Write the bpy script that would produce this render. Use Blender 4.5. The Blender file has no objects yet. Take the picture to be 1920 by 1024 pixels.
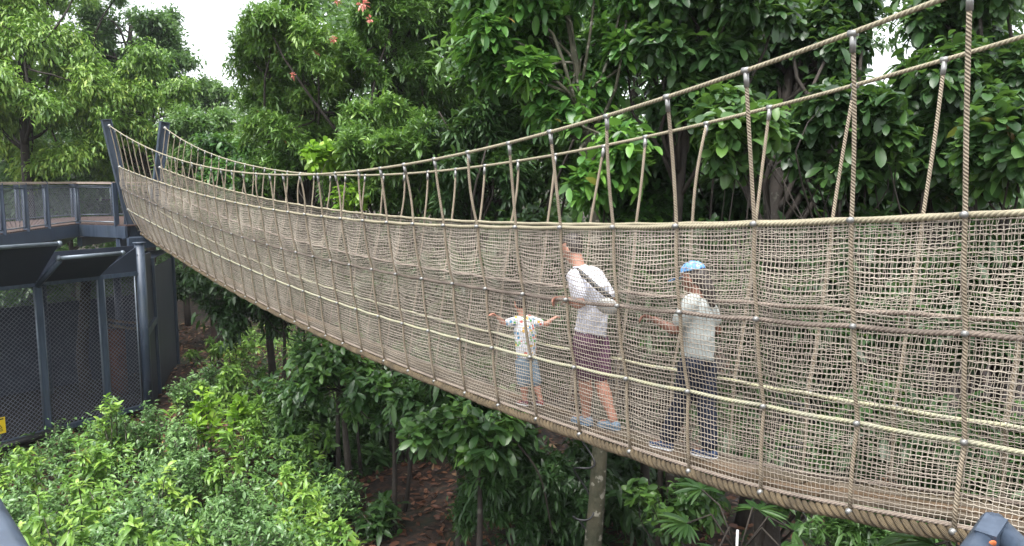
import bpy, math
import numpy as np
from mathutils import Vector, Matrix

PI = math.pi
SC = bpy.context.scene
COL = SC.collection
RNG = np.random.default_rng(7)
HAZE = 0.0004
CZ = 5.3                      # eye height above the forest floor
F = 1387.0                    # focal length, in pixels of a 1920 wide picture
TH, ROLL = 0.1259, 0.00415    # camera pitch (down) and roll


def V(*a):
    return np.array(a, dtype=float)


def nrm(a):
    a = np.asarray(a, float)
    return a / np.maximum(np.linalg.norm(a, axis=-1, keepdims=True), 1e-9)


def ray(px, py):
    u, v = (px - 960) / F, -(py - 512) / F
    c, s = math.cos(ROLL), math.sin(ROLL)
    u, v = u * c + v * s, -u * s + v * c
    c, s = math.cos(TH), math.sin(TH)
    return V(u, c + v * s, -s + v * c)


def at(px, py, D):
    """world point seen in direction (px, py) of the survey picture at depth D"""
    return V(0, 0, CZ) + ray(px, py) * D


# ------------------------------------------------------------------ scene graph
def tag(o, label=None, cat=None, group=None, kind=None):
    if label:
        o['label'] = label
    if cat:
        o['category'] = cat
    if group:
        o['group'] = group
    if kind:
        o['kind'] = kind
    return o


def empty(name, loc, label=None, cat=None, group=None):
    o = bpy.data.objects.new(name, None)
    o.location = [float(x) for x in loc]
    o.empty_display_size = 0.2
    COL.objects.link(o)
    return tag(o, label, cat, group)


def wloc(o):
    p = np.array(o.location, float)
    while o.parent:
        o = o.parent
        p = p + np.array(o.location, float)
    return p


class MB:
    """mesh builder: arrays of vertices and faces, optional uv per corner and tint per vertex"""

    def __init__(s):
        s.v, s.f4, s.f3, s.uv4, s.t, s.n = [], [], [], [], [], 0

    def add(s, v, f4=None, f3=None, uv4=None, t=None):
        v = np.asarray(v, float).reshape(-1, 3)
        if f4 is not None and len(f4):
            f4 = np.asarray(f4).reshape(-1, 4)
            s.f4.append(f4 + s.n)
            s.uv4.append(np.zeros((len(f4), 4, 2)) if uv4 is None else uv4)
        if f3 is not None and len(f3):
            s.f3.append(np.asarray(f3).reshape(-1, 3) + s.n)
        s.v.append(v)
        s.t.append(np.zeros(len(v)) if t is None else np.broadcast_to(t, len(v)))
        s.n += len(v)
        return s

    # -- shapes
    def tube(s, pts, r, n=6, caps=True, twist=0.0, uvs=1.0):
        pts = np.asarray(pts, float)
        m = len(pts)
        r = np.broadcast_to(np.asarray(r, float), m)
        tg = nrm(np.gradient(pts, axis=0))
        ref = V(0, 0, 1) if abs(tg[:, 2]).mean() < 0.8 else V(1, 0, 0)
        a = nrm(np.cross(tg, ref))
        b = np.cross(tg, a)
        L = np.concatenate([[0], np.cumsum(np.linalg.norm(np.diff(pts, axis=0), axis=1))])
        ang = np.arange(n) * 2 * PI / n
        A = ang[None, :] + twist * L[:, None]
        v = pts[:, None] + r[:, None, None] * (np.cos(A)[..., None] * a[:, None] + np.sin(A)[..., None] * b[:, None])
        i, j = np.meshgrid(np.arange(m - 1), np.arange(n), indexing='ij')
        i, j = i.ravel(), j.ravel()
        j2 = (j + 1) % n
        f = np.stack([i * n + j, i * n + j2, (i + 1) * n + j2, (i + 1) * n + j], 1)
        uv = np.stack([np.stack([L[i], j / n], 1), np.stack([L[i], (j + 1) / n], 1),
                       np.stack([L[i + 1], (j + 1) / n], 1), np.stack([L[i + 1], j / n], 1)], 1) * uvs
        vv = [v.reshape(-1, 3)]
        f3 = None
        if caps:
            vv += [pts[:1], pts[-1:]]
            k = np.arange(n)
            f3 = np.concatenate([np.stack([(k + 1) % n, k, np.full(n, m * n)], 1),
                                 np.stack([(m - 1) * n + k, (m - 1) * n + (k + 1) % n, np.full(n, m * n + 1)], 1)])
        return s.add(np.concatenate(vv), f, f3, uv)

    def strands(s, P, r):
        """many thin three sided strands at once; P is (count, points, 3)"""
        c, m, _ = P.shape
        tg = nrm(np.gradient(P, axis=1))
        ref = np.where(np.abs(tg[..., 2:]) < 0.8, V(0, 0, 1), V(1, 0, 0))
        a = nrm(np.cross(tg, ref))
        b = np.cross(tg, a)
        A = np.arange(3) * 2 * PI / 3
        v = P[:, :, None] + r * (np.cos(A)[:, None] * a[:, :, None] + np.sin(A)[:, None] * b[:, :, None])
        q, i, j = np.meshgrid(np.arange(c), np.arange(m - 1), np.arange(3), indexing='ij')
        q, i, j = q.ravel(), i.ravel(), j.ravel()
        j2 = (j + 1) % 3
        o = q * m * 3
        f = np.stack([o + i * 3 + j, o + i * 3 + j2, o + (i + 1) * 3 + j2, o + (i + 1) * 3 + j], 1)
        return s.add(v, f)

    def prism(s, quad_pts, h):
        """closed slab: polygon (k,3) swept along vector h"""
        p = np.asarray(quad_pts, float)
        k = len(p)
        v = np.concatenate([p, p + np.asarray(h, float)])
        f4 = [[i, (i + 1) % k, k + (i + 1) % k, k + i] for i in range(k)]
        f3 = []
        for i in range(1, k - 1):
            f3 += [[0, i + 1, i], [k, k + i, k + i + 1]]
        return s.add(v, f4, f3)

    def beam(s, p0, p1, w, h, side=None):
        """box from p0 to p1, w across, h in the remaining direction"""
        p0, p1 = np.asarray(p0, float), np.asarray(p1, float)
        t = nrm(p1 - p0)
        if side is None:
            side = V(0, 0, 1) if abs(t[2]) < 0.9 else V(1, 0, 0)
            side = np.cross(t, side)
        side = nrm(np.asarray(side, float) - t * np.dot(side, t))
        o = np.cross(side, t)
        a, b = side * w / 2, o * h / 2
        return s.prism([p0 - a - b, p0 + a - b, p0 + a + b, p0 - a + b], p1 - p0)

    def ball(s, c, r, n=8, m=6, axis=None, sq=1.0):
        c = np.asarray(c, float)
        ph = np.linspace(-PI / 2, PI / 2, m)
        x = np.cos(ph) * r
        z = np.sin(ph) * r * sq
        ax = nrm(V(0, 0, 1) if axis is None else axis)
        s.tube(c + z[:, None] * ax, np.maximum(x, 1e-4), n, caps=False)
        return s

    def build(s, name, mat, parent=None, smooth=True, bevel=0.0):
        v = np.concatenate(s.v)
        me = bpy.data.meshes.new(name)
        if parent is not None:
            v = v - wloc(parent)
        f4 = np.concatenate(s.f4) if s.f4 else np.zeros((0, 4), int)
        f3 = np.concatenate(s.f3) if s.f3 else np.zeros((0, 3), int)
        me.vertices.add(len(v))
        me.vertices.foreach_set('co', v.astype(np.float32).ravel())
        nl = f4.size + f3.size
        me.loops.add(nl)
        me.loops.foreach_set('vertex_index', np.concatenate([f4.ravel(), f3.ravel()]).astype(np.int32))
        npoly = len(f4) + len(f3)
        me.polygons.add(npoly)
        st = np.concatenate([np.arange(len(f4)) * 4, f4.size + np.arange(len(f3)) * 3]).astype(np.int32)
        me.polygons.foreach_set('loop_start', st)
        me.polygons.foreach_set('use_smooth', np.full(npoly, smooth))
        me.update(calc_edges=True)
        if s.uv4:
            ul = me.uv_layers.new(name='UVMap')
            uv = np.concatenate([np.concatenate(s.uv4).reshape(-1), np.zeros(f3.size * 2)])
            ul.data.foreach_set('uv', uv.astype(np.float32))
        t = np.concatenate(s.t)
        if t.any():
            at_ = me.attributes.new('tint', 'FLOAT', 'POINT')
            at_.data.foreach_set('value', t.astype(np.float32))
        me.materials.append(mat)
        o = bpy.data.objects.new(name, me)
        COL.objects.link(o)
        if parent is not None:
            o.parent = parent
        if bevel:
            b = o.modifiers.new('bevel', 'BEVEL')
            b.width = bevel
            b.segments = 2
            b.limit_method = 'ANGLE'
        return o


# ------------------------------------------------------------------ materials
def new_mat(name):
    m = bpy.data.materials.new(name)
    m.use_nodes = True
    nt = m.node_tree
    nt.nodes.clear()
    out = nt.nodes.new('ShaderNodeOutputMaterial')
    bs = nt.nodes.new('ShaderNodeBsdfPrincipled')
    nt.links.new(bs.outputs[0], out.inputs[0])
    return m, nt, bs, out


def node(nt, typ, **kw):
    n = nt.nodes.new(typ)
    for k, v in kw.items():
        if k.startswith('i_'):
            n.inputs[int(k[2:]) if k[2:].isdigit() else k[2:].replace('_', ' ')].default_value = v
        else:
            setattr(n, k, v)
    return n


def ramp(nt, fac, stops):
    r = nt.nodes.new('ShaderNodeValToRGB')
    e = r.color_ramp.elements
    e[0].position, e[0].color = stops[0][0], (*stops[0][1], 1)
    e[1].position, e[1].color = stops[-1][0], (*stops[-1][1], 1)
    for p, c in stops[1:-1]:
        x = e.new(p)
        x.color = (*c, 1)
    nt.links.new(fac, r.inputs[0])
    return r.outputs[0]


def mix(nt, fac, a, b, typ='MIX'):
    m = node(nt, 'ShaderNodeMix', data_type='RGBA', blend_type=typ)
    for sock, val in ((0, fac), (6, a), (7, b)):
        if hasattr(val, 'is_output'):
            nt.links.new(val, m.inputs[sock])
        else:
            m.inputs[sock].default_value = val if sock == 0 else (*val, 1)
    return m.outputs[2]


def noise(nt, scale, detail=4, rough=0.6, vec=None):
    n = node(nt, 'ShaderNodeTexNoise', i_Scale=scale, i_Detail=detail, i_Roughness=rough)
    if vec is None:
        vec = node(nt, 'ShaderNodeTexCoord').outputs['Object']
    nt.links.new(vec, n.inputs[0])
    return n.outputs[0]


def bump(nt, bs, h, strength=0.3, dist=0.01):
    b = node(nt, 'ShaderNodeBump', i_Strength=strength, i_Distance=dist)
    nt.links.new(h, b.inputs['Height'])
    nt.links.new(b.outputs[0], bs.inputs['Normal'])


def m_plain(name, c1, c2=None, scale=8, rough=0.5, metal=0.0, bmp=0.15, spec=0.5, pos=(0.35, 0.65)):
    m, nt, bs, out = new_mat(name)
    c2 = c2 or tuple(x * 0.7 for x in c1)
    n = noise(nt, scale)
    nt.links.new(ramp(nt, n, [(pos[0], c1), (pos[1], c2)]), bs.inputs['Base Color'])
    bs.inputs['Roughness'].default_value = rough
    bs.inputs['Metallic'].default_value = metal
    bs.inputs['Specular IOR Level'].default_value = spec
    if bmp:
        bump(nt, bs, noise(nt, scale * 6), bmp, 0.01)
    return m


def m_leaf(name, stops, rough=0.35, trans=0.3, spec=0.5, tcol=(0.25, 0.5, 0.06)):
    m, nt, bs, out = new_mat(name)
    a = node(nt, 'ShaderNodeAttribute', attribute_name='tint')
    c = ramp(nt, a.outputs['Fac'], stops)
    nt.links.new(c, bs.inputs['Base Color'])
    bs.inputs['Roughness'].default_value = rough
    bs.inputs['Specular IOR Level'].default_value = spec
    tr = node(nt, 'ShaderNodeBsdfTranslucent')
    nt.links.new(mix(nt, 0.45, c, tcol), tr.inputs[0])
    ms = node(nt, 'ShaderNodeMixShader', i_0=trans)
    nt.links.new(bs.outputs[0], ms.inputs[1])
    nt.links.new(tr.outputs[0], ms.inputs[2])
    nt.links.new(ms.outputs[0], out.inputs[0])
    return m


def m_rope(name, c1, c2, freq=60.0, lobes=3, rough=0.75):
    """laid rope: oblique strands run round the tube (uv: metres along, turns round)"""
    m, nt, bs, out = new_mat(name)
    uv = node(nt, 'ShaderNodeUVMap')
    sx = node(nt, 'ShaderNodeSeparateXYZ')
    nt.links.new(uv.outputs[0], sx.inputs[0])
    a = node(nt, 'ShaderNodeMath', operation='MULTIPLY', i_1=freq)
    nt.links.new(sx.outputs[0], a.inputs[0])
    b = node(nt, 'ShaderNodeMath', operation='MULTIPLY_ADD', i_1=float(lobes))
    nt.links.new(sx.outputs[1], b.inputs[0])
    nt.links.new(a.outputs[0], b.inputs[2])
    c = node(nt, 'ShaderNodeMath', operation='FRACT')
    nt.links.new(b.outputs[0], c.inputs[0])
    d = node(nt, 'ShaderNodeMath', operation='PINGPONG', i_1=0.5)
    nt.links.new(c.outputs[0], d.inputs[0])
    e = node(nt, 'ShaderNodeMath', operation='MULTIPLY', i_1=2.0)
    nt.links.new(d.outputs[0], e.inputs[0])
    groove = ramp(nt, e.outputs[0], [(0.0, (0.5, 0.48, 0.46)), (0.3, (1, 1, 1))])
    base = ramp(nt, noise(nt, 9), [(0.35, c1), (0.65, c2)])
    nt.links.new(mix(nt, 1.0, base, groove, 'MULTIPLY'), bs.inputs['Base Color'])
    bs.inputs['Roughness'].default_value = rough
    bump(nt, bs, e.outputs[0], 0.8, 0.006)
    return m


G = lambda *s: list(s)
MAT = {

    'steel_light': m_plain('galvanised_pipe', (0.16, 0.19, 0.22), (0.10, 0.125, 0.15), 5, 0.35, 0.3, 0.04),
    'wire': m_plain('steel_wire', (0.16, 0.175, 0.205), (0.11, 0.12, 0.15), 5, 0.45, 0.2, 0),
    'panel': m_plain('dark_roof_sheet', (0.026, 0.034, 0.052), (0.018, 0.025, 0.04), 2, 0.5, 0, 0.05),
    'net': m_plain('net_twine', (0.47, 0.415, 0.34), (0.275, 0.235, 0.19), 1.6, 0.85, 0, 0),
    'hanger': m_rope('hanger_rope', (0.33, 0.275, 0.20), (0.245, 0.20, 0.14), 62, 3),
    'cable': m_rope('cable_rope', (0.33, 0.295, 0.20), (0.26, 0.23, 0.155), 40, 3),
    'midrope': m_rope('weathered_rope', (0.29, 0.235, 0.19), (0.20, 0.16, 0.13), 40, 3),
    'lowrope': m_rope('pale_rope', (0.45, 0.43, 0.27), (0.38, 0.37, 0.28), 40, 3),
    'clamp': m_plain('cast_clamp', (0.33, 0.33, 0.31), (0.22, 0.22, 0.21), 20, 0.35, 0.5, 0.05),
    'thick': m_rope('thick_rope_fibre', (0.18, 0.135, 0.075), (0.085, 0.064, 0.037), 5, 13, 0.8),
    'deckwood': m_plain('red_brown_decking', (0.105, 0.065, 0.055), (0.06, 0.042, 0.038), 5, 0.5, 0, 0.2),
    'railwood': m_plain('grey_timber_rail', (0.33, 0.27, 0.22), (0.24, 0.19, 0.15), 6, 0.5, 0, 0.1),
    'black': m_plain('black_rubber', (0.02, 0.02, 0.022), None, 5, 0.5, 0, 0),
}




def m_steel():
    """painted steel with rain streaks, dust and pale scuffs"""
    m, nt, bs, out = new_mat('blue_grey_steel')
    tc = node(nt, 'ShaderNodeTexCoord').outputs['Object']
    mp = node(nt, 'ShaderNodeMapping')
    mp.inputs['Scale'].default_value = (9, 9, .9)
    nt.links.new(tc, mp.inputs[0])
    st = noise(nt, 2.2, 5, .65, mp.outputs[0])
    base = ramp(nt, st, [(.3, (.030, .043, .064)), (.55, (.052, .072, .105)), (.8, (.075, .095, .125))])
    sc = ramp(nt, noise(nt, 34, 5, .7, tc), [(.66, (0, 0, 0)), (.72, (.55, .55, .55))])
    al = ramp(nt, noise(nt, 1.6, 4, .6, tc), [(.55, (0, 0, 0)), (.75, (.5, .5, .5))])
    c = mix(nt, al, base, (.045, .058, .050))
    nt.links.new(mix(nt, sc, c, (.16, .175, .19)), bs.inputs['Base Color'])
    nt.links.new(ramp(nt, st, [(.3, (.3, .3, .3)), (.7, (.5, .5, .5))]), bs.inputs['Roughness'])
    return m


MAT['steel'] = m_steel()


def m_plank():
    m, nt, bs, out = new_mat('weathered_plank')
    tc = node(nt, 'ShaderNodeTexCoord').outputs['Object']
    mp = node(nt, 'ShaderNodeMapping')
    mp.inputs['Rotation'].default_value = (0, 0, -math.atan2(0.7975, -0.6033))
    nt.links.new(tc, mp.inputs[0])
    m2 = node(nt, 'ShaderNodeMapping')
    m2.inputs['Scale'].default_value = (1.2, 26, 10)
    nt.links.new(mp.outputs[0], m2.inputs[0])
    g = noise(nt, 2.0, 6, .7, m2.outputs[0])
    oi = node(nt, 'ShaderNodeObjectInfo')
    c = ramp(nt, g, [(.3, (.085, .064, .045)), (.55, (.19, .15, .11)), (.75, (.27, .22, .165))])
    t = ramp(nt, oi.outputs['Random'], [(0, (.6, .58, .55)), (.6, (1, 1, 1)), (1, (1.0, .78, .58))])
    d = ramp(nt, noise(nt, 3.0, 4, .6, tc), [(.4, (.55, .56, .5)), (.6, (1, 1, 1))])
    nt.links.new(mix(nt, 1.0, mix(nt, 1.0, c, t, 'MULTIPLY'), d, 'MULTIPLY'), bs.inputs['Base Color'])
    bs.inputs['Roughness'].default_value = .6
    bump(nt, bs, g, .5, .006)
    return m


MAT['plank'] = m_plank()


def m_ground():
    m, nt, bs, out = new_mat('forest_floor')
    tc = node(nt, 'ShaderNodeTexCoord').outputs['Object']
    n1 = noise(nt, 0.35, 5, 0.65, tc)
    n2 = noise(nt, 9, 6, 0.75, tc)
    vo = node(nt, 'ShaderNodeTexVoronoi', i_Scale=11.0)
    nt.links.new(tc, vo.inputs[0])
    lit = ramp(nt, vo.outputs['Color'], [(0.2, (0.016, 0.009, 0.006)), (0.5, (0.045, 0.019, 0.011)), (0.8, (0.07, 0.034, 0.019))])
    soil = ramp(nt, n2, [(0.35, (0.008, 0.006, 0.005)), (0.7, (0.026, 0.019, 0.013))])
    a = mix(nt, ramp(nt, n2, [(0.42, (0, 0, 0)), (0.55, (1, 1, 1))]), soil, lit)
    b = mix(nt, ramp(nt, n1, [(0.52, (0, 0, 0)), (0.66, (0.8, 0.8, 0.8))]), a, (0.02, 0.038, 0.011))
    nt.links.new(b, bs.inputs['Base Color'])
    bs.inputs['Roughness'].default_value = 0.8
    bump(nt, bs, n2, 0.7, 0.05)
    return m


def m_bark(name, c1, c2, lich, scale=6, amount=0.58):
    m, nt, bs, out = new_mat(name)
    base = ramp(nt, noise(nt, scale, 6, 0.7), [(0.3, c1), (0.7, c2)])
    l = ramp(nt, noise(nt, scale * 1.4, 3, 0.6), [(amount, (0, 0, 0)), (amount + 0.05, (1, 1, 1))])
    nt.links.new(mix(nt, l, base, lich), bs.inputs['Base Color'])
    bs.inputs['Roughness'].default_value = 0.8
    bump(nt, bs, noise(nt, scale * 4, 6, 0.7), 0.6, 0.03)
    return m


MAT['ground'] = m_ground()
MAT['bark_dark'] = m_bark('dark_bark', (0.016, 0.012, 0.009), (0.038, 0.029, 0.021), (0.07, 0.068, 0.052), 5, 0.64)
MAT['bark_pale'] = m_bark('lichen_bark', (0.13, 0.115, 0.085), (0.21, 0.19, 0.145), (0.36, 0.35, 0.29), 7, 0.56)
MAT['bark_moss'] = m_bark('mossy_bark', (0.016, 0.021, 0.008), (0.072, 0.064, 0.038), (0.20, 0.19, 0.15), 6, 0.57)

MAT['leaf_far'] = m_leaf('pale_drooping_leaf', [(0, (0.055, 0.125, 0.030)), (0.5, (0.175, 0.310, 0.055)), (0.85, (0.29, 0.42, 0.075)), (1, (0.38, 0.47, 0.10))], 0.38, 0.3)
MAT['leaf_farmid'] = m_leaf('distant_tree_leaf', [(0, (0.036, 0.082, 0.034)), (0.6, (0.085, 0.165, 0.056)), (1, (0.15, 0.245, 0.078))], 0.42, 0.28)
MAT['leaf_narrow'] = m_leaf('narrow_whorl_leaf', [(0, (0.026, 0.056, 0.016)), (0.5, (0.080, 0.165, 0.036)), (0.85, (0.145, 0.255, 0.054)), (0.97, (0.20, 0.32, 0.060)), (1, (0.204, 0.090, 0.036))], 0.34, 0.26, 0.42)
MAT['leaf_broad'] = m_leaf('broad_glossy_leaf', [(0, (0.019, 0.054, 0.014)), (0.5, (0.046, 0.126, 0.029)), (0.85, (0.090, 0.216, 0.038)), (0.985, (0.144, 0.300, 0.048)), (1, (0.264, 0.168, 0.048))], 0.34, 0.25, 0.42)
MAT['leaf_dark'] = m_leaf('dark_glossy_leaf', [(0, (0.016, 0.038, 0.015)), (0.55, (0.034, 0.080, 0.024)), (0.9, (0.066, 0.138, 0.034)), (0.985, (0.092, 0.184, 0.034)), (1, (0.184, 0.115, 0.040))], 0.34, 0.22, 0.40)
MAT['leaf_shrub'] = m_leaf('fresh_shrub_leaf', [(0, (0.048, 0.105, 0.024)), (0.5, (0.125, 0.245, 0.044)), (0.9, (0.21, 0.36, 0.062)), (0.985, (0.28, 0.41, 0.07)), (1, (0.36, 0.24, 0.07))], 0.38, 0.28, 0.45)
MAT['leaf_shrub2'] = m_leaf('small_shrub_leaf', [(0, (0.040, 0.090, 0.034)), (0.5, (0.105, 0.205, 0.068)), (1, (0.20, 0.33, 0.115))], 0.33, 0.24, 0.5)
MAT['leaf_lime'] = m_leaf('lime_young_leaf', [(0, (0.114, 0.228, 0.024)), (0.6, (0.199, 0.361, 0.028)), (1, (0.304, 0.446, 0.057))], 0.35, 0.38)
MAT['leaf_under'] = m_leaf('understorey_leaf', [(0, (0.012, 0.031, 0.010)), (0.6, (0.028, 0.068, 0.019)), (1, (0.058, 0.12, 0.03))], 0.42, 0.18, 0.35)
MAT['litter'] = m_leaf('fallen_leaf', [(0, (0.03, 0.014, 0.009)), (0.5, (0.115, 0.042, 0.022)), (0.85, (0.17, 0.078, 0.04)), (1, (0.27, 0.17, 0.09))], 0.5, 0.05, 0.4)
MAT['flower'] = m_leaf('coral_flower', [(0, (0.55, 0.16, 0.13)), (1, (0.75, 0.35, 0.28))], 0.5, 0.3, 0.3, (0.8, 0.3, 0.25))


# ------------------------------------------------------------------ the setting: ground
def ground_z(x, y):
    x, y = np.asarray(x, float), np.asarray(y, float)
    return (0.10 * np.sin(0.55 * x + 0.3 * y) + 0.08 * np.sin(0.8 * y - 0.4 * x + 1) + 0.05 * np.sin(1.9 * x + 1.3 * y)
            + np.clip((y - 26) * 0.05, 0, 3))


def make_ground():
    xs = np.concatenate([np.linspace(-260, -30, 24)[:-1], np.linspace(-30, 30, 121), np.linspace(30, 260, 24)[1:]])
    ys = np.concatenate([np.linspace(-120, -8, 14)[:-1], np.linspace(-8, 42, 101), np.linspace(42, 320, 24)[1:]])
    X, Y = np.meshgrid(xs, ys, indexing='ij')
    v = np.stack([X, Y, ground_z(X, Y)], -1).reshape(-1, 3)
    nx, ny = len(xs), len(ys)
    i, j = np.meshgrid(np.arange(nx - 1), np.arange(ny - 1), indexing='ij')
    i, j = i.ravel(), j.ravel()
    f = np.stack([i * ny + j, (i + 1) * ny + j, (i + 1) * ny + j + 1, i * ny + j + 1], 1)
    o = MB().add(v, f).build('ground', MAT['ground'])
    tag(o, kind='structure')


make_ground()

# ------------------------------------------------------------------ bridge geometry (measured)
SP = 0.55
BD = V(-0.60328377, 0.79752661, 0)        # along the bridge, away from the camera
BN = V(0.79752661, 0.60328377, 0)         # across it, towards the far side
B0 = V(2.06 * 1.1, 3.098 * 1.1, CZ)


def kbase(k):
    t = k / 35
    kk = k + 0.017 * 35 * (t * t - t) + 0.0176 * 35 * (t ** 3 - t)
    return B0 + np.asarray(kk)[..., None] * SP * BD


def zt(k):
    t = np.asarray(k) / 35
    return 1.1 * (-0.128 - 1.6326 * t + 2.6395 * t ** 2 - 0.6405 * t ** 3)


def wt(k):
    t = np.asarray(k) / 35
    return 0.55 * (0.715 - 0.324 * t + 0.447 * t * t)


def zc(k):
    t = np.asarray(k) / 35
    return 1.1 * (0.697 - 3.5086 * t + 5.5751 * t ** 2 - 2.7227 * t ** 3 + 1.1066 * t ** 4)


def wc(k):
    t = np.asarray(k) / 35
    return 0.55 * (0.996 - 1.0213 * t + 1.1712 * t * t)


_K = np.linspace(-4, 37, 400)


def _tab(ks, vs):
    y = np.interp(_K, ks, vs)
    w = np.hanning(31)
    w /= w.sum()
    y = np.convolve(np.pad(y, 15, mode='edge'), w, mode='valid')
    return lambda k: np.interp(k, _K, y)


em = _tab([-3, 0, 2, 4, 7, 13, 19, 24, 30, 35], [.26, .285, .325, .32, .275, .265, .285, .30, .36, .43])
el = _tab([-3, 0, 2, 5, 10, 16, 20, 24, 30, 35], [.20, .195, .215, .215, .205, .19, .175, .19, .26, .33])
eb = _tab([-3, 0, 1, 2, 4, 6, 12, 18, 24, 35], [.24, .235, .225, .19, .15, .133, .13, .105, .095, .095])
dzb = _tab([-3, 0, 1, 2, 4, 12, 20, 28, 31, 33, 35], [1.38, 1.43, 1.49, 1.55, 1.555, 1.525, 1.54, 1.54, 1.56, 1.57, 1.56])
DM, DL = 0.53, 1.05


def section(k, v):
    """e (half width), z of the net at station k, v = 0 top .. 1 middle .. 2 lower .. 3 bottom rope"""
    k, v = np.broadcast_arrays(np.asarray(k, float), np.asarray(v, float))
    E = np.stack([wt(k), em(k), el(k), eb(k)], 0)
    Z = np.stack([zt(k), zt(k) - DM, zt(k) - DL, zt(k) - dzb(k)], 0)
    i = np.clip(np.floor(v), 0, 2).astype(int)
    f = v - i
    def g(A):
        return np.take_along_axis(A, i[None], 0)[0] * (1 - f) + np.take_along_axis(A, i[None] + 1, 0)[0] * f
    return g(E), g(Z)


def bp(k, e, z):
    k, e, z = np.broadcast_arrays(np.asarray(k, float), np.asarray(e, float), np.asarray(z, float))
    p = kbase(k) + e[..., None] * BN
    p[..., 2] += z
    return p


def on_bridge(px, py, e):
    """the point of the vertical plane at offset e from the bridge axis seen at (px, py)"""
    R = ray(px, py)
    lam = (e + B0[:2] @ BN[:2]) / (R[:2] @ BN[:2])
    return V(0, 0, CZ) + R * lam


bridge = empty('rope_bridge', bp(17., 0., zt(17.) - 1.7), 'long sagging rope suspension bridge with beige net sides between steel pylons', 'bridge')
KA, KB = -2.5, 35.0


def net(side):
    """knotted net: wavy rows joined by short verticals that step half a mesh from row to row"""
    nb = int((KB - KA) * 40)
    rows = np.concatenate([np.linspace(0, 1, 20)[:-1], np.linspace(1, 2, 17)[:-1], np.linspace(2, 3, 17)])
    ks = KA + np.arange(nb + 1) / 40
    K, Vv = np.meshgrid(ks, rows, indexing='ij')
    rng = np.random.default_rng(3 if side < 0 else 4)
    sh = K.shape
    ph = rng.uniform(0, 6, 40)
    bay = np.floor(K + 1e-6).astype(int)
    ra = rng.uniform(0.6, 1.35, 60)[bay + 5]
    rb = rng.uniform(-0.2, 0.2, 60)[bay + 5]
    fr = np.clip(K - bay, 0, 1)
    s1 = np.sin(PI * np.clip(fr + rb * fr * (1 - fr), 0, 1)) ** 0.8
    panel = np.clip(np.floor(Vv + 1e-9), 0, 2).astype(int)
    pv = np.clip(Vv - panel, 0, 1)
    inner = np.sin(PI * pv)
    amp = np.choose(panel, [0.030 + 0.045 * np.clip(K / 8, 0, 1), 0.020, 0.014])
    gv = np.choose(panel, [np.sin(PI * pv ** 1.8), inner, inner])
    dn = np.choose(panel, [0.020 + 0.03 * np.clip(K / 8, 0, 1), 0.012, 0.008])
    # the twine bunches: rows lie closer in places, and drift along the bridge
    wob = 0.009 * np.sin(9 * PI * pv + 2.0 * np.sin(K * 0.8 + ph[1]) + ph[0]) + 0.006 * np.sin(3.3 * K + 9 * pv + ph[2])
    I, J = np.arange(sh[0])[:, None], np.arange(sh[1])[None]
    pull = np.where(I % 2 == 0, np.where((I // 2 + J) % 2 == 0, 1.0, -1.0) * 0.0042, -0.004)
    tight = np.minimum(1, inner * 3)
    v2 = np.clip(Vv + tight * (wob + pull * (.85 + .3 * rng.random(sh)) + rng.normal(0, 0.0019, sh)), 0, 3)
    k2 = K + tight * (0.006 * np.sin(7 * Vv + 3 * K + ph[3]) + rng.normal(0, 0.0019, sh) + np.where(J % 2 == 0, .0036, -.0036))
    E, Z = section(k2, v2)
    E = E + amp * ra * s1 * gv + rng.normal(0, 0.0010, sh)
    Z = Z - dn * ra * s1 * np.choose(panel, [pv ** 0.7 * (1 - pv ** 8), inner, inner])
    P = bp(k2, side * E, Z)
    b = MB()
    b.strands(P.transpose(1, 0, 2), 0.0031 if side < 0 else 0.0022)
    seg = []
    for q in range(sh[1] - 1):
        ii = np.arange(sh[0])
        ii = ii[ii % 2 == 0]
        seg.append(np.stack([P[ii, q], P[ii, q + 1]], 1))
    b.strands(np.concatenate(seg), 0.0021 if side < 0 else 0.0016)
    return b.build('side_net', MAT['net'], bridge)


net(-1)
net(1)

KS = np.linspace(KA - 0.5, KB, 39 * 6)


def rope_line(name, fe, fz, r, mat, side, n=8, sag=0.0):
    b = MB()
    z = fz(KS) - sag * np.abs(np.sin(PI * KS))
    b.tube(bp(KS, side * fe(KS), z), r, n)
    return b.build(name, MAT[mat], bridge)


for sd in (-1, 1):
    rope_line('main_cable', wc, zc, 0.0125, 'cable', sd)
    rope_line('top_rope', wt, zt, 0.0145, 'cable', sd, sag=0.006)
    rope_line('middle_rope', em, lambda k: zt(k) - DM, 0.0135, 'midrope', sd, sag=0.010)
    rope_line('lower_rope', el, lambda k: zt(k) - DL, 0.0125, 'lowrope', sd, sag=0.008)
    # laid foot rope of three thick strands under the planks
    kf = np.linspace(KA - 0.5, 34.6, 3400)
    c = bp(kf, sd * (eb(kf) + 0.012), zt(kf) - dzb(kf) - 0.047 - 0.012 * np.abs(np.sin(PI * kf)))
    L = np.concatenate([[0], np.cumsum(np.linalg.norm(np.diff(c, axis=0), axis=1))])
    tg = nrm(np.gradient(c, axis=0))
    a = nrm(np.cross(tg, V(0, 0, 1)))
    bb = np.cross(tg, a)
    m = MB()
    for q in range(3):
        w = L * 2 * PI / 0.128 + q * 2 * PI / 3
        wobble = 0.0215 + 0.002 * np.sin(L * 7 + q)
        pts = c + wobble[:, None] * (np.cos(w)[:, None] * a + np.sin(w)[:, None] * bb)
        m.tube(pts, 0.0148, 9, uvs=1)
    m.build('foot_rope', MAT['thick'], bridge)
    # dark bolt rope on which the net ends
    bq = MB()
    bq.tube(bp(KS, sd * (eb(KS) + 0.004), zt(KS) - dzb(KS) - 0.012), 0.011, 6)
    bq.build('net_edge_cord', MAT['midrope'], bridge)

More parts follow.
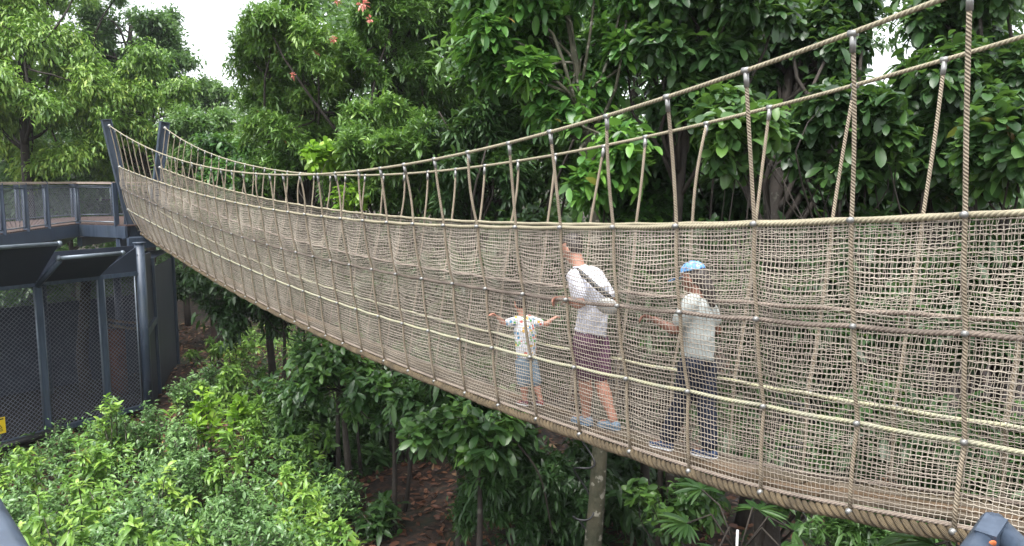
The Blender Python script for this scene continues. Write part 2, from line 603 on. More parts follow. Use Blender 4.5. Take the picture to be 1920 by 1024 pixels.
# hangers with ferrules and clamps
_c = MB()
_c.ball(V(0, 0, 0), 0.018, 10, 7, None, 0.8)
_c.tube(V(0, 0, -0.018) + np.outer(np.linspace(0, 1, 2), V(0, 0, 0.036)), 0.013, 8)
clamp0 = None
ferr0 = None
rngh = np.random.default_rng(11)
for sd in (-1, 1):
    for k in range(-2, 36):
        kk = k + rngh.normal(0, 0.02)
        top = bp(kk + rngh.normal(0, 0.05), sd * wc(kk), zc(kk))
        q0 = bp(kk, sd * (wt(kk) + 0.014), zt(kk))
        q1 = bp(kk, sd * (em(kk) + 0.014), zt(kk) - DM)
        q2 = bp(kk, sd * (el(kk) + 0.014), zt(kk) - DL)
        q3 = bp(kk, sd * (eb(kk) + 0.022), zt(kk) - dzb(kk) - 0.03)
        h = top - q0
        bow = 0.06 * rngh.normal() * np.linalg.norm(h) * 0.10
        pts = [top]
        bn_ = 0.012 * rngh.normal()
        for t in np.linspace(0, 1, 9)[1:]:
            pts.append(top + (q0 - top) * t + BD * bow * math.sin(PI * t) + BN * sd * bn_ * math.sin(PI * t))
        for A_, B_ in ((q0, q1), (q1, q2), (q2, q3)):
            for t in (0.25, 0.5, 0.75, 1.0):
                pts.append(A_ + (B_ - A_) * t + BN * sd * 0.016 * math.sin(PI * t))
        o = MB().tube(np.array(pts), 0.0108, 8).build('hanger_rope', MAT['hanger'], bridge)
        # ferrule under the cable
        d = nrm(q0 - top)
        f = MB().tube(np.array([top + d * 0.012, top + d * 0.085]), 0.0142, 10)
        f.tube(np.array([top - BD * 0.02, top + BD * 0.02]), 0.0165, 10)
        f.build('ferrule', MAT['clamp'], o)
        for q in (q0, q1, q2, q3):
            if clamp0 is None:
                cm = MB()
                cm.v, cm.f4, cm.f3, cm.uv4, cm.t, cm.n = _c.v, _c.f4, _c.f3, _c.uv4, _c.t, _c.n
                co = cm.build('clamp', MAT['clamp'])
                clamp0 = co
            else:
                co = clamp0.copy()
                COL.objects.link(co)
            co.parent = o
            co.location = (q + BN * sd * 0.009) - wloc(bridge)
            co.rotation_euler = (rngh.uniform(-.2, .2), PI / 2, math.atan2(BN[1], BN[0]))

# deck planks: three lanes of boards
for lane in (-1, 0, 1):
    k = KA
    while k < 34.2:
        l = 1.95 + rngh.uniform(-0.25, 0.25)
        k1 = min(k + l, 34.8)
        kq = np.linspace(k + 0.012, k1 - 0.012, 7)
        hw = np.minimum(eb(kq) * .95, .112)
        w = hw / 3 * 0.94
        e0 = lane * hw * 0.66
        z = zt(kq) - dzb(kq) - 0.004 + rngh.normal(0, 0.003)
        top = np.stack([bp(kq, e0 - w, z), bp(kq, e0 + w, z)], 1)
        bot = top - V(0, 0, 0.028)
        v = np.stack([top[:, 0], top[:, 1], bot[:, 1], bot[:, 0]], 1).reshape(-1, 3)
        fs = []
        for i in range(6):
            for j in range(4):
                fs.append([i * 4 + j, i * 4 + (j + 1) % 4, (i + 1) * 4 + (j + 1) % 4, (i + 1) * 4 + j])
        fs += [[3, 2, 1, 0], [24, 25, 26, 27]]
        MB().add(v, fs).build('plank', MAT['plank'], bridge, smooth=False)
        k = k1


def deck_z(k):
    return CZ + float(zt(k) - dzb(k)) - 0.002


# ------------------------------------------------------------------ steelwork: far pylons and walkway
def P0(x, y, z):
    return V(x, y, CZ + z)


def pylon(name, side, k, label, zbase=-1.50):
    e0 = float(wc(k))
    zc_, zt_ = float(zc(k)), float(zt(k))
    top = bp(k + 0.35, side * (e0 + 0.035), zc_ + 0.14)
    # the line leans outwards; extend it down to the walkway
    mid = bp(k + 0.35, side * float(wt(k) + 0.02), zt_)
    d = nrm(mid - top)
    foot = top + d * ((top[2] - (CZ + zbase)) / -d[2])
    t = empty(name, foot, label, 'pylon', 'pylons at the bridge end')
    sdv = BD
    b = MB()
    # I section: two flanges and a web
    fl = nrm(np.cross(d, BD))
    w, hh = 0.17, 0.20
    for s in (-1, 1):
        b.beam(top + fl * s * hh / 2, foot + fl * s * hh / 2, w, 0.022, BD)
    b.beam(top, foot, 0.02, hh - 0.024, BD)
    b.build('column', MAT['steel'], t, smooth=False)
    c = MB()
    c.beam(top - d * 0.004, top - d * 0.02, 0.19, 0.235, BD)
    c.build('cap_plate', MAT['steel'], t, smooth=False)
    g = MB()
    for s in (-1, 1):
        g.prism([foot + BD * 0.015 * s + fl * 0.115, foot + BD * .015 * s + fl * 0.30, foot + BD * .015 * s - d * 0.75 + fl * 0.115], BD * 0.018)
        g.prism([foot + BD * 0.015 * s - fl * 0.115, foot + BD * .015 * s - d * 0.55 - fl * 0.115, foot + BD * .015 * s - fl * 0.26], BD * 0.018)
    g.beam(foot - V(0, 0, 0.0), foot - V(0, 0, 0.03), 0.5, 0.62, BD)
    g.build('base_plate', MAT['steel'], t, smooth=False)
    # rope anchors
    for (ee, zz) in ((wc(k), zc(k)), (wt(k), zt(k)), (em(k), zt(k) - DM), (el(k), zt(k) - DL)):
        a = bp(k, side * ee, zz)
        p = a + BD * 0.16
        m = MB().ball(a + BD * 0.02, 0.04, 10, 7)
        m.tube(np.array([a, p]), 0.018, 8)
        m.build('rope_anchor', MAT['clamp'], t)
    return t


pylon('pylon', -1, 35.0, 'blue-grey steel pylon leaning outwards on the walkway side of the bridge end')
pylon('pylon', 1, 35.0, 'blue-grey steel pylon at the bridge end standing in front of bright shrubs')

# walkway platform behind the pylons
ZD = -1.17
walk = empty('elevated_walkway', P0(-11.0, 19.0, ZD), 'dark steel elevated walkway with wire mesh railing above the animal cage', 'walkway')
NE = [(-9.62, 18.42), (-9.95, 18.62), (-11.2, 19.1), (-11.05, 17.6), (-10.75, 15.6), (-10.3, 12.6), (-9.9, 10.2)]       # near edge
FE_ = [(-8.85, 19.25), (-9.6, 20.6), (-11.3, 23.2), (-13.2, 22.3), (-13.5, 19.0), (-13.2, 15.6), (-12.7, 10.2)]           # far edge
poly = NE + FE_[::-1]
d = MB()
# deck boards: strips across the walkway
def deck_boards():
    b = MB()
    n = 110
    A = np.array(NE)
    B = np.array(FE_)
    def along(Pn, t):
        s = np.concatenate([[0], np.cumsum(np.linalg.norm(np.diff(Pn, axis=0), axis=1))])
        s /= s[-1]
        return np.stack([np.interp(t, s, Pn[:, 0]), np.interp(t, s, Pn[:, 1])], -1)
    sa = np.linspace(0, 1, len(NE))
    def al(Pn, t):
        return np.stack([np.interp(t, sa, Pn[:, 0]), np.interp(t, sa, Pn[:, 1])], -1)
    ts = np.linspace(0, 1, n + 1)
    for i in range(n):
        g = 0.08 / n
        a0, a1, b0, b1 = al(A, ts[i] + g), al(A, ts[i + 1] - g), al(B, ts[i] + g), al(B, ts[i + 1] - g)
        b.prism([P0(*a0, ZD), P0(*b0, ZD), P0(*b1, ZD), P0(*a1, ZD)], V(0, 0, -0.03))
    return b
deck_boards().build('deck', MAT['deckwood'], walk, smooth=False)
fb = MB()
for (p, q) in list(zip(NE[:-1], NE[1:])) + list(zip(FE_[:-1], FE_[1:])):
    fb.beam(P0(*p, ZD - 0.18), P0(*q, ZD - 0.18), 0.06, 0.30, None)
fb.build('edge_beam', MAT['steel'], walk, smooth=False)
for p, q, w_, h_, z_ in ([(p, q, .12, .24, .48) for p, q in zip(NE[1:], FE_[1:])]
                         + [((-9.35, 17.95), (-8.6, 19.1), .10, .26, .42), ((-9.45, 18.35), (-8.75, 19.3), .30, .05, .32)]):
    MB().beam(P0(*p, ZD - z_), P0(*q, ZD - z_), w_, h_).build('cross_beam', MAT['steel'], walk, smooth=False)


def mesh_panel(b, p00, p10, h0, sp, r):
    """diagonal wire mesh over the quad p00-p10, heights h (vector up)"""
    p00, p10 = np.asarray(p00), np.asarray(p10)
    W = np.linalg.norm(p10 - p00)
    H = np.linalg.norm(h0)
    ux, uy = (p10 - p00) / W, h0 / H
    for sgn in (1, -1):
        c = np.arange(-H if sgn > 0 else 0, W if sgn > 0 else W + H, sp)
        segs = []
        for cc in c:
            # line x = cc + sgn*y
            y0, y1 = 0.0, H
            x0, x1 = cc, cc + sgn * H
            if sgn > 0:
                if x0 < 0:
                    y0 = -cc
                if x1 > W:
                    y1 = W - cc
            else:
                if x0 > W:
                    y0 = cc - W
                if x1 < 0:
                    y1 = cc
            if y1 - y0 > 0.01:
                segs.append([p00 + ux * (cc + sgn * y0) + uy * y0, p00 + ux * (cc + sgn * y1) + uy * y1])
        if segs:
            b.strands(np.array(segs), r)


def railing(pts, nposts, spacing, inner=False):
    rail = MB()
    pp = np.array([P0(x, y, ZD + 1.03) for x, y in pts])
    for p, q in zip(pp[:-1], pp[1:]):
        rail.beam(p, q, 0.11, 0.035)
    rail.build('handrail', MAT['railwood'], walk, smooth=False)
    fr = MB()
    pan = MB()
    for (p, q) in zip(pts[:-1], pts[1:]):
        p, q = np.array(p), np.array(q)
        L = np.linalg.norm(q - p)
        n = max(1, round(L / spacing))
        u = (q - p) / L
        for i in range(n):
            a = p + u * (L * i / n + 0.04)
            c = p + u * (L * (i + 1) / n - 0.04)
            for zz in (0.06, 0.93):
                fr.tube(np.array([P0(*a, ZD + zz), P0(*c, ZD + zz)]), 0.016, 6)
            for s in (a, c):
                fr.tube(np.array([P0(*s, ZD + 0.06), P0(*s, ZD + 0.93)]), 0.014, 6)
            mesh_panel(pan, P0(*a, ZD + 0.06), P0(*c, ZD + 0.06), V(0, 0, 0.87), 0.085, 0.0024)
            post = MB()
            o = p + u * (L * i / n)
            post.beam(P0(*o, ZD - 0.05), P0(*o, ZD + 1.05), 0.03, 0.13, np.append(u, 0))
            post.build('rail_post', MAT['steel'], walk, smooth=False)
    fr.build('mesh_frame', MAT['steel_light'], walk)
    pan.build('wire_mesh', MAT['wire'], walk)


railing(NE[1:], 0, 1.15)
railing(FE_[1:], 0, 1.3)

# ------------------------------------------------------------------ the cage below the walkway
CA, CB = V(-8.35, 16.5), V(-11.45, 11.6)     # front wall line: corner post .. beyond the frame
CR, CL = V(-9.25, 20.0), V(-14.4, 14.6)      # back corners
ZT, ZG = -2.12, -5.3
cage = empty('animal_cage', P0(-10.5, 15.5, ZG), 'dark blue-grey steel mesh cage standing under the elevated walkway', 'cage')
fd = nrm(CA - CB)
out2 = V(fd[1], -fd[0])                          # towards the camera side


def cq(s, z, o=0.0):
    """a point of the front wall: s metres from the corner post, o metres outwards"""
    p = CA - fd * s + out2 * o
    return P0(p[0], p[1], z)


LEN = np.linalg.norm(CA - CB)
o = MB().tube(np.array([cq(0, ZG - .1), cq(0, -1.45)]), 0.105, 16)
o.tube(np.array([cq(0, -1.45), cq(0, -1.43)]), 0.13, 16)
for zz in np.linspace(-5.0, -1.7, 9):
    for a in (-0.6, 0.5):
        o.ball(cq(0, zz) + 0.105 * V(math.cos(-1 + a), math.sin(-1 + a), 0), 0.014, 6, 4)
o.build('corner_post', MAT['steel'], cage)
posts = [0.93, 2.18, 3.9, 5.5]
for s in posts:
    MB().beam(cq(s, ZG - .1), cq(s, ZT + 0.05), 0.12, 0.10, np.append(fd, 0)).build('post', MAT['steel'], cage, smooth=False)
for z_, w_ in ((ZT, 0.09), (ZG + 0.12, 0.10)):
    MB().beam(cq(0.1, z_), cq(LEN, z_), w_, w_).build('wall_rail', MAT['steel'], cage, smooth=False)
edges = [0.1] + posts
for s0, s1 in zip(edges[:-1], edges[1:]):
    b = MB()
    mesh_panel(b, cq(s0 + 0.06, ZG + 0.15), cq(s1 - 0.06, ZG + 0.15), V(0, 0, ZT - ZG - 0.2), 0.09, 0.0062)
    f = b.build('mesh_panel', MAT['wire'], cage)
    for s in (s0 + 0.07, s1 - 0.07):
        MB().tube(np.array([cq(s, ZG + 0.15, .03), cq(s, ZT - 0.05, .03)]), 0.017, 6).build('edge_tube', MAT['steel_light'], f)
# awning sheets, each with a pipe on its lip and rafters
for (s0, s1, za, oo) in ((0.95, 2.18, -1.56, 0.95), (2.22, LEN, -1.27, 1.05)):
    b = MB()
    b.prism([cq(s0, ZT + 0.03, .05), cq(s1, ZT + 0.03, .05), cq(s1, za, oo), cq(s0, za, oo)], V(0, 0, 0.03))
    b.build('awning_sheet', MAT['panel'], cage, smooth=False)
    b = MB().tube(np.array([cq(s0 - 0.02, za + 0.02, oo + 0.03), cq(s1 + 0.05, za + 0.02, oo + 0.03)]), 0.042, 10)
    for s in (s0, s1 + 0.03):
        b.ball(cq(s, za + 0.02, oo + 0.03), 0.058, 8, 6)
    b.build('awning_pipe', MAT['steel_light'], cage)
    for s in ((2.18,) if s0 < 1 else (3.9, 5.5)):
        b = MB().tube(np.array([cq(s, ZT - 0.02, .05), cq(s, za - 0.03, oo)]), 0.055, 8)
        b.build('rafter', MAT['steel'], cage)
b = MB().prism([cq(0.05, ZT + 0.03, .03), cq(1.0, ZT + 0.03, .03), cq(0.05, -1.5, .03)], np.append(-out2 * 0.03, 0))
b.prism([cq(0.12, ZT + .06, -0.02), cq(LEN, ZT + .06, -0.02), cq(LEN, -1.5, -0.02), cq(0.12, -1.5, -0.02)], np.append(-out2 * 0.03, 0))
b.build('upper_wall', MAT['panel'], cage, smooth=False)
# right side wall of solid sheets between posts
sv = nrm(CR - CA)
so = V(sv[1], -sv[0])
SL = np.linalg.norm(CR - CA)
def cs(s, z, o=0.0):
    p = CA + sv * s + so * o
    return P0(p[0], p[1], z)
for i, (s0, s1) in enumerate(((0.14, 1.1), (1.16, SL - 0.05))):
    b = MB().prism([cs(s0, ZG), cs(s1, ZG), cs(s1, -1.75 - 0.4 * i), cs(s0, -1.75 - 0.4 * i)], np.append(-so * 0.03, 0))
    b.build('side_sheet', MAT['panel'], cage, smooth=False)
for s in (1.13, SL):
    MB().beam(cs(s, ZG - .1, .02), cs(s, -1.9, .02), 0.07, 0.09, np.append(sv, 0)).build('side_post', MAT['steel'], cage, smooth=False)
MB().beam(cs(0.1, -3.55, .03), cs(1.1, -3.4, .03), 0.05, 0.16).build('side_rail', MAT['steel'], cage, smooth=False)
# back and roof
def c2(p, z):
    return P0(p[0], p[1], z)
b = MB().prism([c2(CL, ZG), c2(CR, ZG), c2(CR, -3.05), c2(CL, -3.05)], V(0.02, -0.03, 0))
b.build('back_shade_sheet', MAT['panel'], cage, smooth=False)  # sheet added and raised at the back to darken the cage interior
b = MB()
mesh_panel(b, c2(CL, -3.05), c2(CR, -3.05), V(0, 0, 1.0), 0.085, 0.0042)
b.build('back_mesh', MAT['wire'], cage)
b = MB().prism([c2(CA, -1.95), c2(CR, -1.95), c2(CL, -1.95), c2(CB, -1.95)], V(0, 0, 0.03))
b.build('roof_sheet', MAT['panel'], cage, smooth=False)
MB().prism([c2(CA + V(-.2, .1), ZG + .16), c2(CR, ZG + .16), c2(CL, ZG + .16), c2(CB, ZG + .16)], V(0, 0, -.1)).build('cage_floor', m_plain('shade_dark_soil', (.022, .017, .014), (.01, .008, .008), 6, .8, 0, .6), cage, smooth=False)  # shade of the cage interior put into the dark floor colour
for t_ in (0.2, 0.42, 0.66, 0.85):
    p = CR + (CL - CR) * t_ + V(0.35, -0.5)
    MB().tube(np.array([c2(p, ZG - .1), c2(p, -1.95)]), 0.09, 10).build('inner_post', MAT['steel'], cage)

# climbing logs inside the cage
log = empty('perch_log', at(232, 612, 17.3), 'pale wooden perch poles fixed across the right bay inside the cage', 'perch')
MB().tube(np.array([at(203, 606, 17.2), at(240, 611, 17.5), at(280, 612, 17.9)]), 0.03, 7).build('pole', MAT['plank'], log)
MB().tube(np.array([at(206, 616, 17.2), at(240, 621, 17.5), at(280, 624, 17.9)]), 0.035, 7).build('pole', MAT['plank'], log)
tr = empty('climbing_trunk', at(165, 760, 16.8), 'dark bare climbing trunk standing inside the cage', 'trunk')
p = at(172, 790, 17.2)
MB().tube(np.array([V(p[0], p[1], 0.0), V(p[0] - .1, p[1], 1.2), V(p[0] + .1, p[1] + .1, 3.3)]), [0.16, 0.13, 0.10], 10).build('stem', MAT['bark_dark'], tr)
stump = empty('cut_log', at(225, 690, 17), 'red-brown cut log end standing inside the right bay of the cage', 'log')
p = at(222, 700, 17.6)
MB().tube(np.array([V(p[0], p[1], -.05), V(p[0], p[1], 1.75)]), 0.21, 14).build('log_body', m_plain('red_log', (0.12, 0.05, 0.03), (0.07, 0.03, 0.02), 6, 0.8, 0, .4), stump)

# warning sign on the mesh
def m_flat(name, c, rough=0.5):
    m, nt, bs, out = new_mat(name)
    bs.inputs['Base Color'].default_value = (*c, 1)
    bs.inputs['Roughness'].default_value = rough
    return m
MAT['yellow'] = m_flat('sign_yellow', (0.75, 0.55, 0.02))
MAT['signblack'] = m_flat('sign_black', (0.02, 0.02, 0.02))
ss = 0.93
for s_try in np.linspace(2.2, 5, 300):
    q = cq(s_try, -4.3, .03) - V(0, 0, CZ)
    u_ = q[0] / (q[1] * math.cos(TH) - q[2] * math.sin(TH))
    if 960 + F * u_ < 2:
        ss = s_try
        break
sc_ = cq(ss + .07, -4.80, 0.03)
sign = empty('warning_sign', sc_, 'yellow warning sign with black triangle fixed low on the cage mesh', 'sign')
fx, fz_, fo = np.append(fd, 0), V(0, 0, 1), np.append(out2, 0)
def sg(x, z, o=0.0):
    return sc_ + fx * x + fz_ * z + fo * o
MB().prism([sg(-.14, -.16), sg(.12, -.16), sg(.12, .16), sg(-.14, .16)], fo * 0.008).build('plate', MAT['yellow'], sign, smooth=False)
b = MB()
tri = [V(-.085, -.055), V(.065, -.055), V(-.01, .075)]
cen = sum(tri) / 3
for i in range(3):
    a, c = tri[i], tri[(i + 1) % 3]
    ai, ci = a + (cen - a) * .28, c + (cen - c) * .28
    b.prism([sg(*a, .010), sg(*c, .010), sg(*ci, .010), sg(*ai, .010)], fo * 0.003)
b.prism([sg(-.016, -.012, .010), sg(-.004, -.012, .010), sg(-.002, .03, .010), sg(-.018, .03, .010)], fo * 0.003)
b.prism([sg(-.016, -.032, .010), sg(-.004, -.032, .010), sg(-.004, -.02, .010), sg(-.016, -.02, .010)], fo * 0.003)
b.prism([sg(-.11, .115, .010), sg(.09, .115, .010), sg(.09, .14, .010), sg(-.11, .14, .010)], fo * 0.003)
b.prism([sg(-.09, -.085, .010), sg(.07, -.085, .010), sg(.07, -.075, .010), sg(-.09, -.075, .010)], fo * 0.003)
b.prism([sg(-.09, -.11, .010), sg(.07, -.11, .010), sg(.07, -.10, .010), sg(-.09, -.10, .010)], fo * 0.003)
b.build('warning_symbol', MAT['signblack'], sign, smooth=False)
b = MB().tube(np.array([cq(3.9, ZG + .10, .25), cq(2.9, ZG + .16, .28), cq(2.0, ZG + .2, .3)]), 0.07, 10)
tag(b.build('drain_pipe', MAT['black']), 'black plastic pipe lying along the foot of the cage', 'pipe')

# square timber post beside the far path
p = at(411, 633, 24)
p[2] = ground_z(p[0], p[1])
b = empty('timber_post', p, 'square brown timber block standing beside the path beyond the cage', 'post')
MB().prism([p + V(-.2, -.15, -.1), p + V(.2, -.15, -.1), p + V(.2, .15, -.1), p + V(-.2, .15, -.1)], V(0, 0, .92)).build('block', MAT['deckwood'], b, smooth=False, bevel=.02)

# ------------------------------------------------------------------ near platform on which the photographer stands
plat = empty('viewing_platform', V(0, 0, CZ - 1.6), 'dark steel railing and frame of the platform at the near bridge end', 'platform')
b = MB()
pr = [at(60, 1130, 1.02), at(36, 1045, 1.13), at(-14, 936, 1.28), at(-150, 700, 1.75)]
pr = [pr[0]] + pr[1:]
r0, r1 = at(14, 1060, 1.1), at(-46, 950, 1.25)
dr = nrm(r1 - r0)
dr[2] = 0
b.tube(np.array([r0 - dr * 0.55, r0, r1, r1 + dr * 2.2]), 0.034, 14)
b.build('handrail', MAT['steel'], plat)
b = MB()
for q in (r0 - dr * 0.5, r1 + dr * 1.5):
    b.tube(np.array([q - V(0, 0, .02), V(q[0], q[1], CZ - 1.6)]), 0.024, 8)
b.build('rail_post', MAT['steel'], plat)
ap = at(1867, 979, 1.95)
la, lb_ = at(1803, 1075, 1.82), at(1955, 1065, 1.82)
b = MB()
for q in (la, lb_):
    dd = nrm(q - ap)
    b.tube(np.array([ap - dd * 0.012, ap + dd * 0.9]), 0.035, 14)
b.build('corner_brace', MAT['steel'], plat)
b = MB().beam(ap + nrm(la - ap) * .0 + V(0, -.01, .028), ap + nrm(la - ap) * .085 + V(0, -.012, .030), 0.05, 0.012)
b.build('brace_lug', MAT['steel'], plat, smooth=False)
MB().ball(ap + nrm(la - ap) * .075 + V(0, -.036, .014), 0.011, 10, 6, V(0, 1, .3), .35).build('rust_spot', m_plain('rust', (0.55, 0.16, 0.05), (0.4, 0.1, 0.03), 40, .8), plat)
b = MB()
for i in range(16):
    y0 = -1.9 + i * 0.15
    b.prism([V(-1.4, y0, CZ - 1.6), V(2.2, y0, CZ - 1.6), V(2.2, y0 + .14, CZ - 1.6), V(-1.4, y0 + .14, CZ - 1.6)], V(0, 0, -.03))
b.build('deck', MAT['deckwood'], plat, smooth=False)
b = MB()
for x in (-1.2, 2.0):
    for y in (-1.7, 0.3):
        b.tube(np.array([V(x, y, -.2), V(x, y, CZ - 1.63)]), 0.09, 12)
b.build('support_column', MAT['steel'], plat)
for sd in (-1, 1):
    q = bp(KA - .8, sd * (wc(KA) + .02), 0.)
    t = empty('pylon', V(q[0], q[1], CZ - 1.6), ('near' if sd < 0 else 'far') + ' side steel pylon carrying the near end of the bridge', 'pylon', 'pylons at the near bridge end')
    MB().beam(V(q[0], q[1], 0), V(q[0], q[1], CZ + 1.4), .17, .2, BD).build('column', MAT['steel'], t, smooth=False)

# ------------------------------------------------------------------ vegetation
PROF = {'ellip': (0.0, .72, 1.0, .86, .45), 'narrow': (0.0, .80, 1.0, .88, .50), 'obov': (0.0, .42, .85, 1.0, .66)}


def add_leaves(mb, P, D, L, ratio, tint, prof='ellip', droop=0.25, fold=0.25, lod=1, rng=RNG, wave=0.0):
    """leaves as folded, drooping blades: P bases, D directions, L lengths"""
    n = len(P)
    D = nrm(D)
    up = nrm(V(0, 0, 1) + rng.normal(0, 0.35, (n, 3)))
    S = nrm(np.cross(D, up))
    Nn = np.cross(S, D)
    L = np.broadcast_to(L, n)
    W = L * ratio * 0.5
    dr = droop * rng.uniform(0.4, 1.5, n)
    Z = V(0, 0, -1)
    def mid(t):
        return P + D * (L * t)[:, None] + (Z * 0.75 - Nn * 0.25) * (L * dr * t * t)[:, None]
    def edge(t, w, s):
        return mid(t) + S * (s * W * w)[:, None] + Nn * (fold * W * w)[:, None]
    if lod == 0:
        v = np.stack([mid(0.0), edge(0.5, 1, 1), mid(1.0), edge(0.5, 1, -1)], 1)
        o = np.arange(n)[:, None] * 4
        f3 = np.concatenate([o + [0, 1, 2], o + [0, 2, 3]])
        mb.add(v, None, f3, None, np.repeat(tint, 4))
        return
    p = PROF[prof]
    if lod == 1:
        v = np.stack([mid(0.0), edge(.35, p[1] if prof == 'obov' else .9, 1), mid(.35), edge(.35, p[1] if prof == 'obov' else .9, -1),
                      edge(.72, .8, 1), mid(.72), edge(.72, .8, -1), mid(1.0)], 1)
        o = np.arange(n)[:, None] * 8
        f3 = np.concatenate([o + [0, 1, 2], o + [0, 2, 3], o + [5, 4, 7], o + [5, 7, 6]])
        f4 = np.concatenate([o + [2, 1, 4, 5], o + [3, 2, 5, 6]])
        mb.add(v, f4, f3, None, np.repeat(tint, 8))
        return
    ts = (0.0, 0.18, 0.44, 0.70, 0.90)
    vs = [mid(0.0)]
    for t, w in zip(ts[1:], p[1:]):
        vs += [edge(t, w, 1), mid(t), edge(t, w, -1)]
    vs.append(mid(1.0))
    v = np.stack(vs, 1)
    o = np.arange(n)[:, None] * 14
    f3 = np.concatenate([o + [0, 1, 2], o + [0, 2, 3], o + [11, 10, 13], o + [11, 13, 12]])
    f4 = np.concatenate([o + [a, a - 1, a + 2, a + 3] for a in (2, 5, 8)] + [o + [a + 1, a, a + 3, a + 4] for a in (2, 5, 8)])
    mb.add(v, f4, f3, None, np.repeat(tint, 14))


SPEC = {
    # mat, leaf length, ratio, profile, leaves per whorl, spread (0 forward .. 1 flat star), droop, twig
    'far': dict(mat='leaf_far', L=.185, ratio=.40, prof='ellip', n=9, spread=.8, droop=.55, twig=.30, lod=0, hang=.55),
    'farmid': dict(mat='leaf_farmid', L=.22, ratio=.45, prof='ellip', n=9, spread=.8, droop=.3, twig=.32, lod=0, hang=.1),
    'narrow': dict(mat='leaf_narrow', L=.175, ratio=.25, prof='narrow', n=11, spread=.95, droop=.16, twig=.10, lod=1, hang=.0),
    'narrowdark': dict(mat='leaf_under', L=.20, ratio=.25, prof='narrow', n=10, spread=.85, droop=.35, twig=.16, lod=1, hang=.1),
    'broad': dict(mat='leaf_broad', L=.18, ratio=.46, prof='ellip', n=8, spread=.95, droop=.28, twig=.15, lod=2, hang=.12),
    'dark': dict(mat='leaf_dark', L=.185, ratio=.47, prof='obov', n=8, spread=1.0, droop=.34, twig=.15, lod=2, hang=.2),
    'gloss': dict(mat='leaf_dark', L=.185, ratio=.44, prof='obov', n=9, spread=.95, droop=.3, twig=.10, lod=2, hang=.05),
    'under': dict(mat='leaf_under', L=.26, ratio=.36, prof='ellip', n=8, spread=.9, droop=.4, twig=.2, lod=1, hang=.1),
    'lime': dict(mat='leaf_lime', L=.24, ratio=.40, prof='obov', n=9, spread=.75, droop=.3, twig=.1, lod=2, hang=0),
    'shrub': dict(mat='leaf_shrub', L=.17, ratio=.31, prof='ellip', n=9, spread=.85, droop=.5, twig=.06, lod=2, hang=0),
    'shrubfine': dict(mat='leaf_shrub2', L=.105, ratio=.40, prof='ellip', n=10, spread=.8, droop=.35, twig=.16, lod=1, hang=0),
}


def whorls(mb, C, O, sp, rng, scale=1.0, tb=None):
    """leaf whorls at the twig ends C with outward direction O; the bridge itself stays free of leaves"""
    rel = (C - B0) @ np.stack([BD, BN], 1)
    kq = rel[:, 0] / SP
    busy = (np.abs(rel[:, 1]) < .72) & (kq > -4) & (kq < 37.5) & (C[:, 2] > CZ + zt(np.clip(kq, -3, 36)) - 1.95)
    C, O = C[~busy], np.asarray(O)[~busy]
    if tb is not None and not np.isscalar(tb):
        tb = tb[~busy]
    if len(C) == 0:
        C, O, tb = np.array([[0., -3., .3]]), np.array([[0., 0., 1.]]), .5
    n = len(C)
    m = sp['n']
    O = nrm(O)
    q = rng.normal(0, 1, (n, m, 3))
    q = q - (q * O[:, None]).sum(-1, keepdims=True) * O[:, None]
    q = nrm(q)
    f = sp['spread'] * rng.uniform(0.55, 1.25, (n, m, 1))
    D = nrm(O[:, None] * (1.05 - 0.75 * f) + q * f + V(0, 0, -1) * sp['hang'] * rng.uniform(.3, 1.2, (n, m, 1)))
    P = C[:, None] - O[:, None] * rng.uniform(0, 1, (n, m, 1)) * sp['twig'] * 1.3 + rng.normal(0, sp['twig'] * .35, (n, m, 3))
    L = sp['L'] * scale * rng.uniform(.5, 1.15, (n, m)) * rng.uniform(.72, 1.15, (n, 1))
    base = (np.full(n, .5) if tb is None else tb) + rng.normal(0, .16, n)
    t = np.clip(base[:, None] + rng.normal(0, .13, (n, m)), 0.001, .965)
    t[rng.random((n, m)) < .0018] = 1
    add_leaves(mb, P.reshape(-1, 3), D.reshape(-1, 3), L.ravel(), sp['ratio'] * 1.0, t.ravel(), sp['prof'], sp['droop'], .28, sp['lod'], rng)


def blobs_in(C, R, nb, rng, rr=(.30, .46), front=None):
    """overlapping foliage masses filling an ellipsoid"""
    u = nrm(rng.normal(0, 1, (nb, 3)))
    nb = int(nb * 1.9)
    u = nrm(rng.normal(0, 1, (nb, 3)))
    r = rng.uniform(.1, 1.1, nb) ** .5
    B = C + u * r[:, None] * np.asarray(R) * .85
    return B, np.mean(R) * rng.uniform(*rr, nb) * .72 * rng.uniform(.7, 1.15, nb)


def fill(mb, B, BR, n, sp, rng, flat=.75, scale=1.0, cam_bias=.35, tb=.5):
    w = BR ** 2
    i = rng.choice(len(B), n, p=w / w.sum())
    u = rng.normal(0, 1, (n, 3))
    u[:, 2] += .35
    u = nrm(u)
    tc = nrm(V(0, 0, CZ) - B[i])
    flip = ((u * tc).sum(-1) < -.15) & (rng.random(n) < cam_bias)
    u[flip] = nrm(u[flip] - 2 * (u[flip] * tc[flip]).sum(-1, keepdims=True) * tc[flip])
    r = (1 - rng.random(n) ** 2 * .6) * (1 + rng.normal(0, .17, n))
    # every mass is stretched and tilted its own way, so that no crown reads as balls
    r2 = np.random.default_rng(len(B) + 1)
    st = r2.uniform(.65, 1.45, (len(B), 3)) * V(1, 1, flat)
    sk = r2.normal(0, .35, (len(B), 2))
    q = u * (r * BR[i])[:, None] * st[i]
    q[:, 2] += (q[:, :2] * sk[i]).sum(-1)
    P = B[i] + q
    bt = np.random.default_rng(len(B)).normal(0, .10, len(B))[i]
    whorls(mb, P, nrm(u + V(0, 0, .35)), sp, rng, scale, tb + bt)
    return P, i


